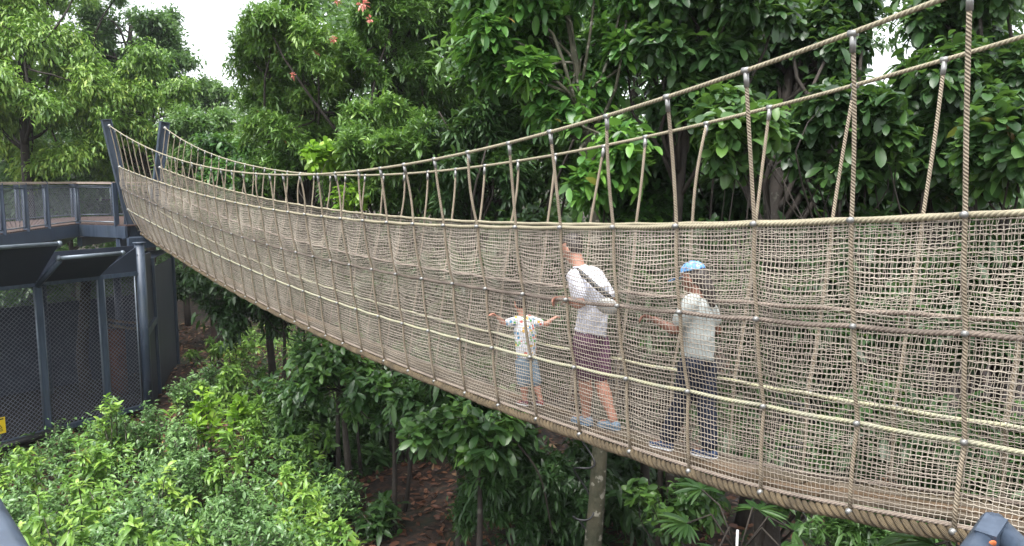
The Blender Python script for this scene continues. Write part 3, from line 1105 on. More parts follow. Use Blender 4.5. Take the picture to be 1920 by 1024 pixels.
def limb(mb, p, q, r0, r1, rng, n=7, wig=.12, sides=7):
    p, q = np.asarray(p, float), np.asarray(q, float)
    t = np.linspace(0, 1, n)
    L = np.linalg.norm(q - p)
    off = rng.normal(0, 1, 3) * wig * L
    pts = p + (q - p) * t[:, None] + np.sin(PI * t)[:, None] * off + np.sin(2 * PI * t)[:, None] * rng.normal(0, 1, 3) * wig * .35 * L
    mb.tube(pts, r0 + (r1 - r0) * t, sides)
    return pts


def tree(name, label, spec, C, R, n, nb=12, trunk=None, tr=.16, bark='bark_dark', seed=0, rr=(.30, .46), flat=.75,
         scale=1.0, cat='tree', group=None, flowers=None, extra=None, tb=.5, cam_bias=.35, lean=0.0, twigs=True, start=.45):
    rng = np.random.default_rng(seed + 100)
    C, R = np.asarray(C, float), np.asarray(R, float)
    bx, by = (C[0] + lean, C[1]) if trunk is None else trunk
    base = V(bx, by, float(ground_z(bx, by)))
    t = empty(name, base, label, cat, group)
    B, BR = blobs_in(C, R, nb, rng, rr)
    if extra is not None:
        B = np.concatenate([B, np.array([e[0] for e in extra])])
        BR = np.concatenate([BR, np.array([e[1] for e in extra])])
    sp = SPEC[spec]
    cm = MB()
    P, ii = fill(cm, B, BR, n, sp, rng, flat, scale, cam_bias, tb)
    cm.build('crown', MAT[sp['mat']], t)
    # trunk, limbs to the foliage masses, twigs
    tm = MB()
    top = C + V(0, 0, .35 * R[2])
    fork = base + (top - base) * start
    mid_ = (base + top) / 2 + V(*rng.normal(0, .05, 2), 0) * (top[2] - base[2])
    ts = np.linspace(0, 1, 14)[:, None]
    pts = base * (1 - ts) ** 2 + 2 * mid_ * ts * (1 - ts) + top * ts ** 2
    pts[0, 2] -= .15
    rad = tr * (1 - .72 * ts[:, 0]) * (1 + .5 * np.exp(-ts[:, 0] * 22))
    tm.tube(pts, rad, 12)
    for b, r in zip(B, BR):
        s = np.clip(rng.uniform(start, .95), 0, 1)
        o = base * (1 - s) ** 2 + 2 * mid_ * s * (1 - s) + top * s ** 2
        lp = limb(tm, o, b, tr * (1 - .72 * s) * .5, tr * .10, rng)
    if twigs:
        k = rng.choice(len(P), min(len(P), 160), replace=False)
        for j in k:
            tm.tube(np.array([B[ii[j]], (B[ii[j]] + P[j]) / 2 + rng.normal(0, .05, 3), P[j]]), [tr * .07 + .004, tr * .05 + .003, .004], 4, caps=False)
    tm.build('trunk', MAT[bark], t)
    if flowers:
        for (q, s) in flowers:
            f = MB()
            m = 26
            u = nrm(rng.normal(0, 1, (m, 3)))
            add_leaves(f, q + u * .25 * s, u, np.full(m, s * .75) * rng.uniform(.6, 1.2, m), .42, rng.random(m) * .98 + .01, 'ellip', .3, .25, 1, rng)
            f.build('flower_cluster', MAT['flower'], t)
    return t


def col(px, py, D):
    return at(px, py, D)


def crown_at(px, py, D, wpx, hpx, deep=.8):
    """crown centre and radii from its place in the survey picture"""
    c = at(px, py, D)
    return c, V(wpx / 2 / F * D, wpx / 2 / F * D * deep, hpx / 2 / F * D)


# --- far trees behind the walkway
c, r = crown_at(40, 130, 23, 420, 440)
tree('rain_tree', 'pale yellow-green tree with drooping leaf sprays filling the left edge above the walkway', 'far', c, r, 6800, 20, seed=1, tr=.22, rr=(.26, .38), tb=.60, start=.6)
c, r = crown_at(255, 215, 25, 330, 300)
tree('rain_tree', 'pale green tree with drooping leaves directly behind the two far pylons', 'far', c, r, 5200, 16, seed=2, tr=.2, rr=(.26, .40), tb=.46, start=.6)
c, r = crown_at(245, 105, 33, 255, 280)
tree('forest_tree', 'tall grey-green tree whose crown borders the white sky gap on the left', 'farmid', c, r, 4200, 16, seed=3, tr=.3, rr=(.24, .36), start=.55, scale=1.1)
c, r = crown_at(40, -30, 30, 330, 260)
tree('forest_tree', 'tall light green tree behind the yellow-green one in the upper left corner', 'far', c, r, 3600, 16, seed=30, tr=.25, rr=(.26, .38), tb=.4, start=.6)
c, r = crown_at(1590, 235, 7.4, 230, 190)
tree('glossy_tree', 'leafy dark tree whose whorls hang behind the fourth hanger rope from the right edge', 'dark', c, r, 588, 10, seed=31, tr=.05, rr=(.3, .42), tb=.45, twigs=False)
c, r = crown_at(1750, 290, 8.3, 260, 190)
tree('glossy_tree', 'shaded glossy tree between the last two hanger ropes', 'dark', c, r, 979, 10, seed=32, tr=.06, rr=(.3, .42), tb=.38, twigs=False)
c, r = crown_at(115, 345, 27, 480, 170)
tree('understorey_tree', 'dark low tree behind the walkway railing', 'farmid', c, r, 3000, 14, seed=4, tr=.12, tb=.4)
c, r = crown_at(400, 300, 22, 190, 220)
tree('small_tree', 'soft bright green tree right of the far pylons under the sky gap', 'farmid', c, r, 3600, 14, seed=5, tr=.12, rr=(.28, .42), scale=.8, tb=.9)
c, r = crown_at(392, 205, 34, 150, 120)
tree('forest_tree', 'distant round-topped tree at the foot of the white sky gap', 'farmid', c, r, 1300, 9, seed=6, tr=.2, tb=.8)

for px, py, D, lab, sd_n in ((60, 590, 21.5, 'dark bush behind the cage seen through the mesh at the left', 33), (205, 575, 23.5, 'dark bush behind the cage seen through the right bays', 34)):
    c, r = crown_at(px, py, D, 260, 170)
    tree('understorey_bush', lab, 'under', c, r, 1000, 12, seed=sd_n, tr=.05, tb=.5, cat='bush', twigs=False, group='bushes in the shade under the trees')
# --- centre: narrow leaved trees with coral flowers
fl = [(590, 102, 14.0, .09), (622, 76, 13.9, .09), (676, 10, 13.5, .14), (628, 4, 14, .09), (546, 145, 14, .08), (690, 38, 13.5, .09)]
c, r = crown_at(570, 165, 15.5, 320, 430)
tree('coral_flower_tree', 'bright narrow-leaved tree with coral pink flowers right of the sky gap', 'narrow', c, r, 6760, 20, seed=7, tr=.15, rr=(.26, .38), tb=.62,
     flowers=[(at(a, b, d_), s) for a, b, d_, s in fl])
c, r = crown_at(740, 120, 15.5, 330, 420)
tree('narrow_leaved_tree', 'narrow-leaved tree in the middle with dark gaps and few brown leaves', 'narrow', c, r, 7020, 18, seed=8, tr=.15, rr=(.26, .38), tb=.42)
c, r = crown_at(735, 300, 13.2, 340, 220)
tree('narrow_leaved_tree', 'lower narrow-leaved bush tree with whorls just above the middle of the bridge', 'narrow', c, r, 4940, 16, seed=9, tr=.1, rr=(.28, .40), tb=.52)
c, r = crown_at(500, 330, 17.5, 300, 190)
tree('small_tree', 'dark green bushy tree behind the cable sag left of the lime leaves', 'broad', c, r, 2660, 14, seed=10, tr=.1, tb=.45, scale=.9)
c, r = crown_at(612, 300, 12.8, 75, 50)
tree('lime_sapling', 'sapling with lime yellow-green young leaves in the middle above the bridge', 'lime', c, r, 55, 5, seed=11, tr=.035, rr=(.4, .6), twigs=False, cat='sapling')
c, r = crown_at(665, 372, 12.6, 60, 70)
tree('lime_sapling', 'small yellowish sapling showing between the hanger ropes in the middle', 'lime', c, r, 34, 5, seed=12, tr=.03, rr=(.4, .6), twigs=False, cat='sapling', scale=.75)
c, r = crown_at(905, 300, 12.5, 250, 280)
tree('understorey_tree', 'dark narrow-leaved tree in the shade left of the pale trunk', 'narrowdark', c, r, 3800, 14, seed=13, tr=.1, rr=(.3, .42), tb=.55)

c, r = crown_at(870, 130, 18.5, 260, 420)
tree('narrow_leaved_tree', 'mid green narrow-leaved tree seen in the gap between the middle tree and the pale trunk', 'narrow', c, r, 3400, 16, seed=35, tr=.12, rr=(.26, .38), tb=.6)
c, r = crown_at(1190, 60, 14, 300, 300)
tree('broad_leaved_tree', 'mid green broad-leaved tree behind the top of the pale trunk', 'broad', c, r, 2200, 14, seed=36, tr=.12, rr=(.26, .38), tb=.6)
c, r = crown_at(700, 850, 14.2, 260, 170)
tree('understorey_bush', 'dark green bush standing behind the thin brown trunks under the bridge', 'under', c, r, 1000, 12, seed=37, tr=.03, tb=.6, cat='bush', twigs=False, scale=.8, group='bushes in the shade under the trees')
c, r = crown_at(580, 800, 13.6, 220, 130)
tree('understorey_bush', 'low green bush between the thicket and the thin brown trunks', 'under', c, r, 700, 10, seed=38, tr=.03, tb=.7, cat='bush', twigs=False, scale=.8, group='bushes in the shade under the trees')
# --- pale trunk with broad leaves
TX = at(1100, 700, 8.2)
pt = [(TX[0] + .02, TX[1] + .0)]
c, r = crown_at(1060, 90, 8.6, 390, 330)
big = tree('broad_leaved_tree', 'broad-leaved tree with a pale lichen trunk rising behind the middle of the bridge', 'broad', c, r, 2660, 16, seed=14, tr=.112, bark='bark_moss',
           trunk=(TX[0], TX[1]), rr=(.26, .36), tb=.66, start=.75, extra=[(at(1165, 290, 7.7), .30), (at(1105, 345, 7.6), .22), (at(930, 60, 9.), .5)])
c, r = crown_at(1230, 330, 10.5, 330, 260)
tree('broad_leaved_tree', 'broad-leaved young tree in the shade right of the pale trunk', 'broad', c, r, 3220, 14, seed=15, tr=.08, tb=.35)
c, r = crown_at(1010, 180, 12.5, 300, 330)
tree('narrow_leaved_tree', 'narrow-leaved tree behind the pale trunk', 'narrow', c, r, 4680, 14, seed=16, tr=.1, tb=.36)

# --- right: big dark glossy leaves
c, r = crown_at(1310, 70, 8.4, 330, 330)
tree('glossy_tree', 'dark tree with large wet leaves at the top between two hanger ropes', 'dark', c, r, 2660, 15, seed=17, tr=.11, rr=(.26, .36), tb=.5, start=.7)
c, r = crown_at(1370, 235, 6.6, 190, 130)
tree('glossy_sapling', 'leafy branch sapling with shiny leaf whorls behind the third hanger rope', 'dark', c, r, 210, 7, seed=18, tr=.035, rr=(.35, .5), tb=.75, cat='sapling', twigs=False)
T2 = at(1488, 900, 6.9)
c, r = crown_at(1490, 90, 9.2, 330, 350)
tree('glossy_tree', 'large dark glossy-leaved tree with forked dark limbs behind the right hangers', 'dark', c, r, 2940, 16, seed=19, tr=.16, trunk=(T2[0], T2[1]), rr=(.25, .34), tb=.42, start=.6)
c, r = crown_at(1850, 120, 8.2, 360, 440)
tree('glossy_tree', 'dark glossy-leaved tree hanging over the right edge of the bridge', 'dark', c, r, 3639, 18, seed=20, tr=.14, rr=(.25, .36), tb=.5, start=.6)
c, r = crown_at(1880, 260, 6.4, 190, 230)
tree('glossy_tree', 'tree with the nearest big shining leaves at the right edge', 'dark', c, r, 461, 9, seed=21, tr=.06, rr=(.3, .42), tb=.72, twigs=False, scale=1.15)
c, r = crown_at(1640, 350, 9.6, 560, 200)
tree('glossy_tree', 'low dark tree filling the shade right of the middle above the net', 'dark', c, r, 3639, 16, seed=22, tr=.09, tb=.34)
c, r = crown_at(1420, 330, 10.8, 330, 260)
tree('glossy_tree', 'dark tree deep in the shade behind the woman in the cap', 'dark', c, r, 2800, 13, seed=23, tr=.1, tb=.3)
c, r = crown_at(1700, 330, 15.5, 420, 250)
tree('yellow_green_tree', 'bright yellow-green tree glimpsed far behind through gaps at the right', 'narrow', c, r, 1950, 12, seed=24, tr=.1, tb=.9, twigs=False)  # leaf tint near the lightest end of its ramp

# --- understorey behind the net, on the right
k = 0
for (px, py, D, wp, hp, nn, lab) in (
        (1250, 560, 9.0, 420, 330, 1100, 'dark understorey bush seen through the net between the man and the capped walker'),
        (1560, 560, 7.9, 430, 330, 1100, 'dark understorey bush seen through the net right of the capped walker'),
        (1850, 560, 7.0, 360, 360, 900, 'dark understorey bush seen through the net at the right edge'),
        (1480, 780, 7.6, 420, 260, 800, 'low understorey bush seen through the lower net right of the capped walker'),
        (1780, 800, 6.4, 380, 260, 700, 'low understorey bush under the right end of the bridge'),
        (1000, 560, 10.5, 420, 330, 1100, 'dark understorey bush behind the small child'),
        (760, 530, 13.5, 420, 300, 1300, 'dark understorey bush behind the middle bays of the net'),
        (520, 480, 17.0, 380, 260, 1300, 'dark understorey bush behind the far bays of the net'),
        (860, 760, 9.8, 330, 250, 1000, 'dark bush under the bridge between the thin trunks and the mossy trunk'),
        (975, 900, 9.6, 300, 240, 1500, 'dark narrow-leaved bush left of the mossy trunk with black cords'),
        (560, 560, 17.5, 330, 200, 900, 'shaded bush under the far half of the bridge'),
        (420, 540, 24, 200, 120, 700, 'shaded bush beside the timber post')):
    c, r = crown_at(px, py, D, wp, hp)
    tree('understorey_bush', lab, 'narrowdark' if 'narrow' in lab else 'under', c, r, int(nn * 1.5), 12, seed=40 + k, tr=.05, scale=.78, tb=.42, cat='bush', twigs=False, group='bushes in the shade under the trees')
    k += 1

# --- glossy trees just under the bridge
c, r = crown_at(640, 705, 11.9, 290, 190)
tr1 = at(665, 925, 12.0)
tree('glossy_tree', 'small tree with wet dark whorled leaves on thin brown stems under the bridge', 'gloss', c, r, 430, 13, seed=60, tr=.075, trunk=(tr1[0], tr1[1]), rr=(.32, .44), tb=.72, start=.7)
c, r = crown_at(735, 720, 10.9, 190, 170)
tree('glossy_tree', 'dark shiny tree on a thin trunk tucked below the middle of the foot rope', 'gloss', c, r, 270, 9, seed=61, tr=.05, rr=(.34, .46), tb=.5, start=.7)
c, r = crown_at(890, 800, 8.7, 230, 120)
tree('glossy_tree', 'tree with large bright-edged wet leaves under the small child', 'gloss', c, r, 150, 8, seed=62, tr=.05, rr=(.34, .48), tb=.75, scale=1.15, start=.7)
c, r = crown_at(1255, 940, 8.9, 210, 150)
tree('glossy_tree', 'glossy green bush just right of the mossy trunk below the bridge', 'dark', c, r, 120, 7, seed=63, tr=.04, rr=(.36, .5), tb=.85, scale=.8, twigs=False)
c, r = crown_at(1640, 1010, 6.2, 260, 120)
tree('understorey_bush', 'small fine-leaved bush under the bridge at the bottom right', 'narrowdark', c, r, 500, 8, seed=64, tr=.03, rr=(.36, .5), tb=.9, twigs=False, cat='bush', scale=.7)
c, r = crown_at(1180, 950, 11.5, 500, 280)
tree('understorey_bush', 'dark bush deep behind the mossy trunk', 'under', c, r, 1000, 10, seed=65, tr=.03, tb=.35, twigs=False, cat='bush')
for i, (px, py, D, rad, lab) in enumerate(((640, 900, 12.6, .045, 'thin bare stem left of the brown sapling trunk under the bridge'),
                                           (760, 960, 12.0, .04, 'thin dark stem right of the brown sapling trunk'),
                                           (548 + 410, 900, 11.5, .05, 'slender dark stem in the shade left of the mossy trunk'),
                                           (480, 585, 27, .12, 'dark straight trunk beyond the timber post'),
                                           (352, 560, 26, .13, 'dark trunk just right of the cage'))):
    q = at(px, py, D)
    t = empty('bare_stem', V(q[0], q[1], float(ground_z(q[0], q[1]))), lab, 'tree', 'stems in the shade')
    rg = np.random.default_rng(i)
    b = MB()
    limb(b, V(q[0], q[1], float(ground_z(q[0], q[1])) - .1), V(q[0] + rg.normal(0, .15), q[1], 5.2 if D > 20 else 3.3), rad, rad * .6, rg, 9, .03)
    b.build('trunk', MAT['bark_dark'], t)

# black cords wound round the two trunks
for (q, z0, z1, rad, lab) in ((TX, .6, 3.6, .116, 'black cord wound round the mossy trunk under the bridge'),
                              (T2, 1.6, 3.4, .150, 'black cord wound round the thick trunk at the bottom right')):
    a = np.linspace(0, 1, 160)
    w_ = a * 2 * PI * 5.5
    pts = np.stack([q[0] + rad * np.cos(w_), q[1] + rad * np.sin(w_), z0 + (z1 - z0) * a + .1 * np.sin(a * 31)], 1)
    o = MB().tube(pts, .011, 6).build('wound_cord', MAT['black'])
    tag(o, lab, 'cord')

# --- fan palms at the bottom right
def fan_palm(p, label, nfr, L, seed, up=.5):
    rng = np.random.default_rng(seed)
    t = empty('fan_palm', V(p[0], p[1], 0), label, 'palm')
    st = MB()
    lf = MB()
    st.tube(np.array([V(p[0], p[1], -.1), p - V(0, 0, .2)]), .05, 8)
    for i in range(nfr):
        a = i * 2 * PI / nfr + rng.uniform(-.3, .3)
        h = V(math.cos(a), math.sin(a), 0)
        q = p + h * rng.uniform(.3, .5) + V(0, 0, rng.uniform(.0, up))
        st.tube(np.array([p - V(0, 0, .2), p + h * .25 + V(0, 0, up * .7), q]), .009, 5)
        fdir = nrm(h + V(0, 0, rng.uniform(-.5, .3)))
        s = nrm(np.cross(fdir, V(0, 0, 1)))
        m = 22
        w = np.linspace(-2.0, 2.0, m)
        D = np.cos(w)[:, None] * fdir + np.sin(w)[:, None] * s
        lf = MB()
        add_leaves(lf, np.tile(q, (m, 1)), D, L * (.75 + .25 * np.cos(w * .7)), .13, rng.uniform(.35, .95, m), 'narrow', .25, .5, 2, rng)
        lf.build('frond', MAT['leaf_under'], t)
    st.build('stem', MAT['bark_dark'], t)


# lianas hanging in the trees
for i, (px0, py0, px1, py1, D, lab) in enumerate(((820, 210, 850, 420, 12.0, 'thin dark liana hanging left of the pale trunk'),
                                              (1345, 250, 1330, 700, 8.6, 'thin dark liana hanging behind the capped walker'),
                                              (1610, 200, 1640, 420, 8.6, 'liana looping under the sky hole at the right'),
                                              (960, 820, 1040, 1000, 8.8, 'bare liana sloping down left of the mossy trunk'))):
    rg = np.random.default_rng(90 + i)
    b = MB()
    limb(b, at(px0, py0, D), at(px1, py1, D + .3), .014, .009, rg, 14, .07, 6)
    tag(b.build('liana', MAT['bark_dark']), lab, 'vine')

fan_palm(at(1390, 1000, 6.6), 'fan palm with dark round fronds at the bottom left of the thick trunk', 6, .30, 1, .25)
fan_palm(at(1862, 1050, 3.9), 'fan palm with a bright pleated frond beside the steel corner brace', 6, .30, 2, .2)
q = at(1386, 1015, 6.4)
st = empty('marker_stake', V(q[0], q[1], 0), 'thin white stake standing beside the fan palm', 'stake')
MB().tube(np.array([V(q[0], q[1], -.1), V(q[0], q[1], q[2] + .12)]), .012, 6).build('stake_body', m_flat('stake_white', (.5, .5, .5)), st)

# --- foreground thicket: emergent shrubs are things, the low cover is stuff
def make_shrub(name, label, spec, px, py, D, h, w, n, seed, tb=.5, scale=1.0, nb=9):
    """upright shrub: many stems from the ground carrying whorls; px, py is its top"""
    rng = np.random.default_rng(seed + 500)
    top = at(px, py, D)
    x, y = top[0], top[1]
    g = float(ground_z(x, y))
    t = empty(name, V(x, y, g), label, 'shrub', 'shrubs of the thicket in front of the cage')
    sm, lm = MB(), MB()
    sp = SPEC[spec]
    H = top[2] - g
    Cs, Os, Tb = [], [], []
    for i in range(nb):
        a = rng.uniform(0, 2 * PI)
        d_ = w * math.sqrt(rng.uniform(0, 1)) if i else 0
        hh = H * (rng.uniform(.72, .98) if i else 1.0) * (1 - .25 * (d_ / w) ** 2)
        e = V(x + d_ * math.cos(a), y + d_ * math.sin(a), g + hh)
        p = limb(sm, V(x + .25 * (e[0] - x), y + .25 * (e[1] - y), g - .05), e, .014, .006, rng, 7, .05, 5)
        m = max(2, n // nb)
        tt = 1 - rng.random(m) ** 1.6 * .62
        tt[0] = 1
        q = p[0] + (e - p[0]) * tt[:, None]
        o = nrm(rng.normal(0, 1, (m, 3)) + V(0, 0, .9))
        o[0] = V(0, 0, 1)
        ln = (1 - tt) * .5 + .04
        ln[0] = 0
        c_ = q + nrm(o * V(1, 1, .35)) * (ln * rng.uniform(.5, 1.1, m) * w * 1.3)[:, None]
        for u0, u1 in zip(q[1:], c_[1:]):
            sm.tube(np.array([u0, u1]), [.006, .004], 4, caps=False)
        Cs.append(c_)
        Os.append(nrm(o + V(0, 0, .5)))
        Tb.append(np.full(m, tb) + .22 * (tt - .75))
    whorls(lm, np.concatenate(Cs), np.concatenate(Os), sp, rng, scale, np.concatenate(Tb))
    lm.build('foliage', MAT[sp['mat']], t)
    sm.build('stem', MAT['bark_moss'], t)
    return t


SH = [
    ('fine_leaved_shrub', 'fine-leaved shrub against the left post of the cage', 'shrubfine', 215, 755, 13.0, .45, 190, .45),
    ('fine_leaved_shrub', 'small fine-leaved shrub left of the cage post above the black pipe', 'shrubfine', 105, 800, 13.2, .3, 80, .45),
    ('whorled_shrub', 'bright whorled shrub with broad leaves standing tallest before the middle of the cage', 'shrub', 205, 752, 12.4, .3, 34, .75),
    ('fine_leaved_shrub', 'fine-leaved shrub in front of the corner post of the cage', 'shrubfine', 275, 758, 13.0, .3, 120, .5),
    ('fine_leaved_shrub', 'fine-leaved grey-green shrub just right of the corner post', 'shrubfine', 345, 775, 12.8, .45, 170, .55),
    ('whorled_shrub', 'lime-tipped whorled shrub right of the cage corner', 'lime', 382, 740, 13.3, .3, 26, .55),
    ('whorled_shrub', 'whorled shrub with drooping yellow-green fingers near the path', 'lime', 450, 752, 13.0, .32, 30, .35),
    ('whorled_shrub', 'green shrub with hanging leaves at the edge of the dark gap', 'shrub', 480, 770, 12.6, .35, 44, .5),
    ('whorled_shrub', 'broad-leaved green shrub below the lime-tipped one', 'shrub', 430, 820, 11.8, .4, 52, .55),
    ('fine_leaved_shrub', 'wide fine-leaved shrub in the centre of the thicket', 'shrubfine', 330, 830, 11.6, .55, 260, .6),
    ('whorled_shrub', 'yellowish shrub at the left above the pipe end', 'shrub', 40, 850, 11.6, .4, 46, .8),
    ('whorled_shrub', 'tall-leaved shrub in the left half of the thicket', 'shrub', 150, 830, 11.2, .45, 60, .6),
    ('fine_leaved_shrub', 'low fine-leaved shrub at the left edge', 'shrubfine', 40, 900, 10.2, .5, 240, .6),
    ('whorled_shrub', 'shrub with long pointed leaves beside the handrail at the bottom left', 'shrub', 75, 935, 9.0, .35, 46, .72),
    ('whorled_shrub', 'shrub with pale long leaves right of the handrail', 'shrub', 150, 915, 9.6, .4, 60, .66),
    ('whorled_shrub', 'pale shrub with big single leaves in the middle of the thicket', 'shrub', 320, 880, 10.6, .3, 24, .9),
    ('fine_leaved_shrub', 'bluish fine-leaved shrub at the bottom of the thicket', 'shrubfine', 260, 930, 9.5, .55, 300, .5),
    ('whorled_shrub', 'green shrub at the bottom edge left of centre', 'shrub', 250, 985, 8.6, .45, 70, .55),
    ('fine_leaved_shrub', 'grey-green fine-leaved shrub in the right part of the thicket', 'shrubfine', 440, 905, 10.3, .5, 260, .6),
    ('whorled_shrub', 'shrub with fresh leaves right of the grey-green one', 'shrub', 540, 880, 10.8, .4, 60, .7),
    ('whorled_shrub', 'light green shrub with oval leaves beside the leaf litter', 'shrub', 575, 925, 9.9, .35, 46, .85),
    ('fine_leaved_shrub', 'fine-leaved shrub at the bottom edge near the leaf litter', 'shrubfine', 480, 965, 9.0, .5, 260, .55),
    ('whorled_shrub', 'low shrub at the bottom right corner of the thicket', 'shrub', 640, 985, 9.2, .4, 54, .6),
    ('whorled_shrub', 'shrub cut by the bottom edge under the bluish shrub', 'shrub', 370, 1000, 8.4, .4, 60, .65),
    ('fine_leaved_shrub', 'sparse shrub with small dark leaves between thicket and thin trunks', 'shrubfine', 640, 890, 11.3, .4, 100, .3),
    ('whorled_shrub', 'feathery yellow-green shrub beside the path beyond the cage', 'shrub', 440, 625, 19.5, .5, 50, .8),
    ('whorled_shrub', 'dark leafy shrub right of the path', 'shrub', 460, 680, 17.0, .6, 80, .3),
    ('whorled_shrub', 'mid green shrub between path and glossy trees', 'shrub', 520, 720, 14.5, .6, 90, .25),
    ('fine_leaved_shrub', 'low shrub at the edge of the path', 'shrubfine', 400, 690, 17.0, .5, 160, .35),
    ('whorled_shrub', 'dark shrub at the right border of the thicket', 'shrub', 590, 800, 12.6, .5, 60, .2),
    ('whorled_shrub', 'fresh green shrub on the far bank of the path in front of the timber post', 'shrub', 395, 640, 20.5, .6, 90, .6),
    ('fine_leaved_shrub', 'pale fine-leaved shrub halfway along the path', 'shrubfine', 365, 705, 16.2, .5, 200, .6),
    ('whorled_shrub', 'bright shrub with star-shaped whorls right of the path', 'shrub', 425, 690, 16.0, .55, 90, .65),
    ('whorled_shrub', 'green shrub spreading under the leaning glossy branches', 'shrub', 500, 745, 14.0, .55, 90, .45),
    ('whorled_shrub', 'dark green shrub among the fallen leaves at the foot of the thin trunks', 'under', 610, 880, 11.6, .4, 60, .5),
    ('whorled_shrub', 'small green plant in the leaf litter right of the brown sapling trunk', 'under', 720, 940, 11.0, .35, 40, .6),
    ('whorled_shrub', 'leafy plant behind the thin trunks under the bridge', 'under', 700, 850, 13.5, .6, 90, .5),
]
for i, (nm, lab, spc, px, py, D, w_, n_, tb_) in enumerate(SH):
    make_shrub(nm, lab, spc, px, py, D, 0, w_, n_, i, tb_, nb=12 if spc == 'shrubfine' else 7)


def ground_cover():
    rng = np.random.default_rng(77)
    mb = MB()
    # thicket body under the emergent shrubs
    n = 4600
    px, py = rng.uniform(-40, 720, n), rng.uniform(700, 1130, n)
    P = []
    for a, b in zip(px, py):
        R = ray(a, b)
        # canopy height of the thicket
        lam = (CZ - .8) / -R[2]
        q = R * lam
        edge_ = 640 - max(0, (850 - b)) * .55 + 40 * math.sin(b * .05)
        if a > edge_ or q[1] > 13.2 or q[1] < 5.5:
            continue
        # keep clear of the cage
        if (np.array(q[:2]) - CA) @ out2 < .25:
            continue
        P.append((q[0], q[1]))
    P = np.array(P)
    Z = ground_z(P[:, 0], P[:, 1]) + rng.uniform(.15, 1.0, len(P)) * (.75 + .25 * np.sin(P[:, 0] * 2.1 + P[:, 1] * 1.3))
    C = np.column_stack([P, Z])
    O = nrm(rng.normal(0, .55, (len(P), 3)) + V(0, 0, 1))
    half = rng.random(len(P)) < .6
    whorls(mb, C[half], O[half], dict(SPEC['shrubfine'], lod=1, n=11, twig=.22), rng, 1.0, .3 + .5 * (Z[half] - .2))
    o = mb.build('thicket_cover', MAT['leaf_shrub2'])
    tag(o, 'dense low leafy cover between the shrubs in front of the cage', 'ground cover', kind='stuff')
    mb = MB()
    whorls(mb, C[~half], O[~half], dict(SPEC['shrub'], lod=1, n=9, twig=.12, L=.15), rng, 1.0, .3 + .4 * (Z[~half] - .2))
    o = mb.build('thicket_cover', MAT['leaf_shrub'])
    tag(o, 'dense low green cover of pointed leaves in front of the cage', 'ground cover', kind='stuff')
    # fresh growth along the path beyond the cage
    mb = MB()
    n = 900
    x, y = rng.uniform(-10, -3.2, n), rng.uniform(13.5, 25, n)
    keep = (((np.column_stack([x, y]) - CA) @ so) > .8) & (np.abs(x + 8.1 + (y - 18) * .2) > .35)
    x, y = x[keep], y[keep]
    C = np.column_stack([x, y, ground_z(x, y) + rng.uniform(.1, .75, len(x))])
    whorls(mb, C, nrm(rng.normal(0, .45, (len(x), 3)) + V(0, 0, 1)), dict(SPEC['shrub'], lod=1, n=9, L=.19, twig=.14), rng, 1.0, .3 + .4 * (C[:, 2]))
    o = mb.build('path_growth', MAT['leaf_shrub'])
    tag(o, 'loose fresh green growth beside the path beyond the cage', 'ground cover', kind='stuff')
    # scattered seedlings on the forest floor
    mb = MB()
    n = 4200
    x, y = rng.uniform(-13, 9, n), rng.uniform(7, 30, n)
    dens = np.sin(x * .9 + 1) * np.sin(y * .7) + rng.normal(0, .5, n)
    keep = dens > -.05
    # leaf litter lies open under the bridge; path and cage stay clear
    keep &= ~((np.abs(x + 1.75) < 1.3) & (y > 8.5) & (y < 14))
    keep &= ~((((np.column_stack([x, y]) - CA) @ out2) < .1) & (((np.column_stack([x, y]) - CA) @ so) < .3))
    keep &= ~((np.abs(x + 7.6 + (y - 18) * .22) < .8) & (y > 15))
    x, y = x[keep], y[keep]
    C = np.column_stack([x, y, ground_z(x, y) + rng.uniform(.03, .35, len(x))])
    whorls(mb, C, nrm(rng.normal(0, .4, (len(x), 3)) + V(0, 0, 1)), dict(SPEC['shrub'], lod=1, n=8, L=.17, twig=.1), rng, 1.0, .45)
    o = mb.build('seedlings', MAT['leaf_under'])
    tag(o, 'low green seedlings scattered over the shaded forest floor', 'ground cover', kind='stuff')
    # fallen leaves
    mb = MB()
    n = 20000
    x, y = rng.uniform(-12, 7, n), rng.uniform(6.5, 26, n)
    P = np.column_stack([x, y, ground_z(x, y) + .015 + rng.uniform(0, .03, n)])
    D = nrm(np.column_stack([rng.normal(0, 1, (n, 2)), rng.normal(0, .18, n)]))
    add_leaves(mb, P, D, rng.uniform(.08, .2, n), .42, np.clip(rng.normal(.5, .25, n), .01, 1), 'ellip', -.05, .35, 1, rng)
    o = mb.build('leaf_litter', MAT['litter'])
    tag(o, 'red-brown fallen leaves covering the forest floor under the bridge', 'leaf litter', kind='stuff')


ground_cover()


def far_forest():
    """the wood behind everything that reads as one mass"""
    rng = np.random.default_rng(5)
    mb = MB()
    B, BR = [], []
    for i in range(620):
        px = rng.uniform(-260, 2250)
        D = rng.uniform(27, 44) if px < 500 else rng.uniform(19, 32) if px < 900 else rng.uniform(13, 24)
        lim = -200
        if 300 < px < 470:
            lim = 210
        if px <= 300:
            lim = 60
        py = rng.uniform(lim, 520)
        r = rng.uniform(1.0, 2.0) * (D / 34) ** .8
        if 210 < px < 560 and py - r * F / D < 172:
            continue
        if 1540 < px < 1780 and 20 < py < 260:
            continue
        B.append(at(px, py, D))
        BR.append(r)
    B, BR = np.array(B), np.array(BR)
    ok = B[:, 2] > .3
    B, BR = B[ok], BR[ok]
    fill(mb, B, BR, 24000, dict(SPEC['farmid'], L=.30, n=8), rng, .8, 1.0, .85, .6)
    o = mb.build('distant_forest', MAT['leaf_farmid'])
    tag(o, 'dark green wood closing the view behind the nearer trees', 'forest', kind='stuff')


far_forest()

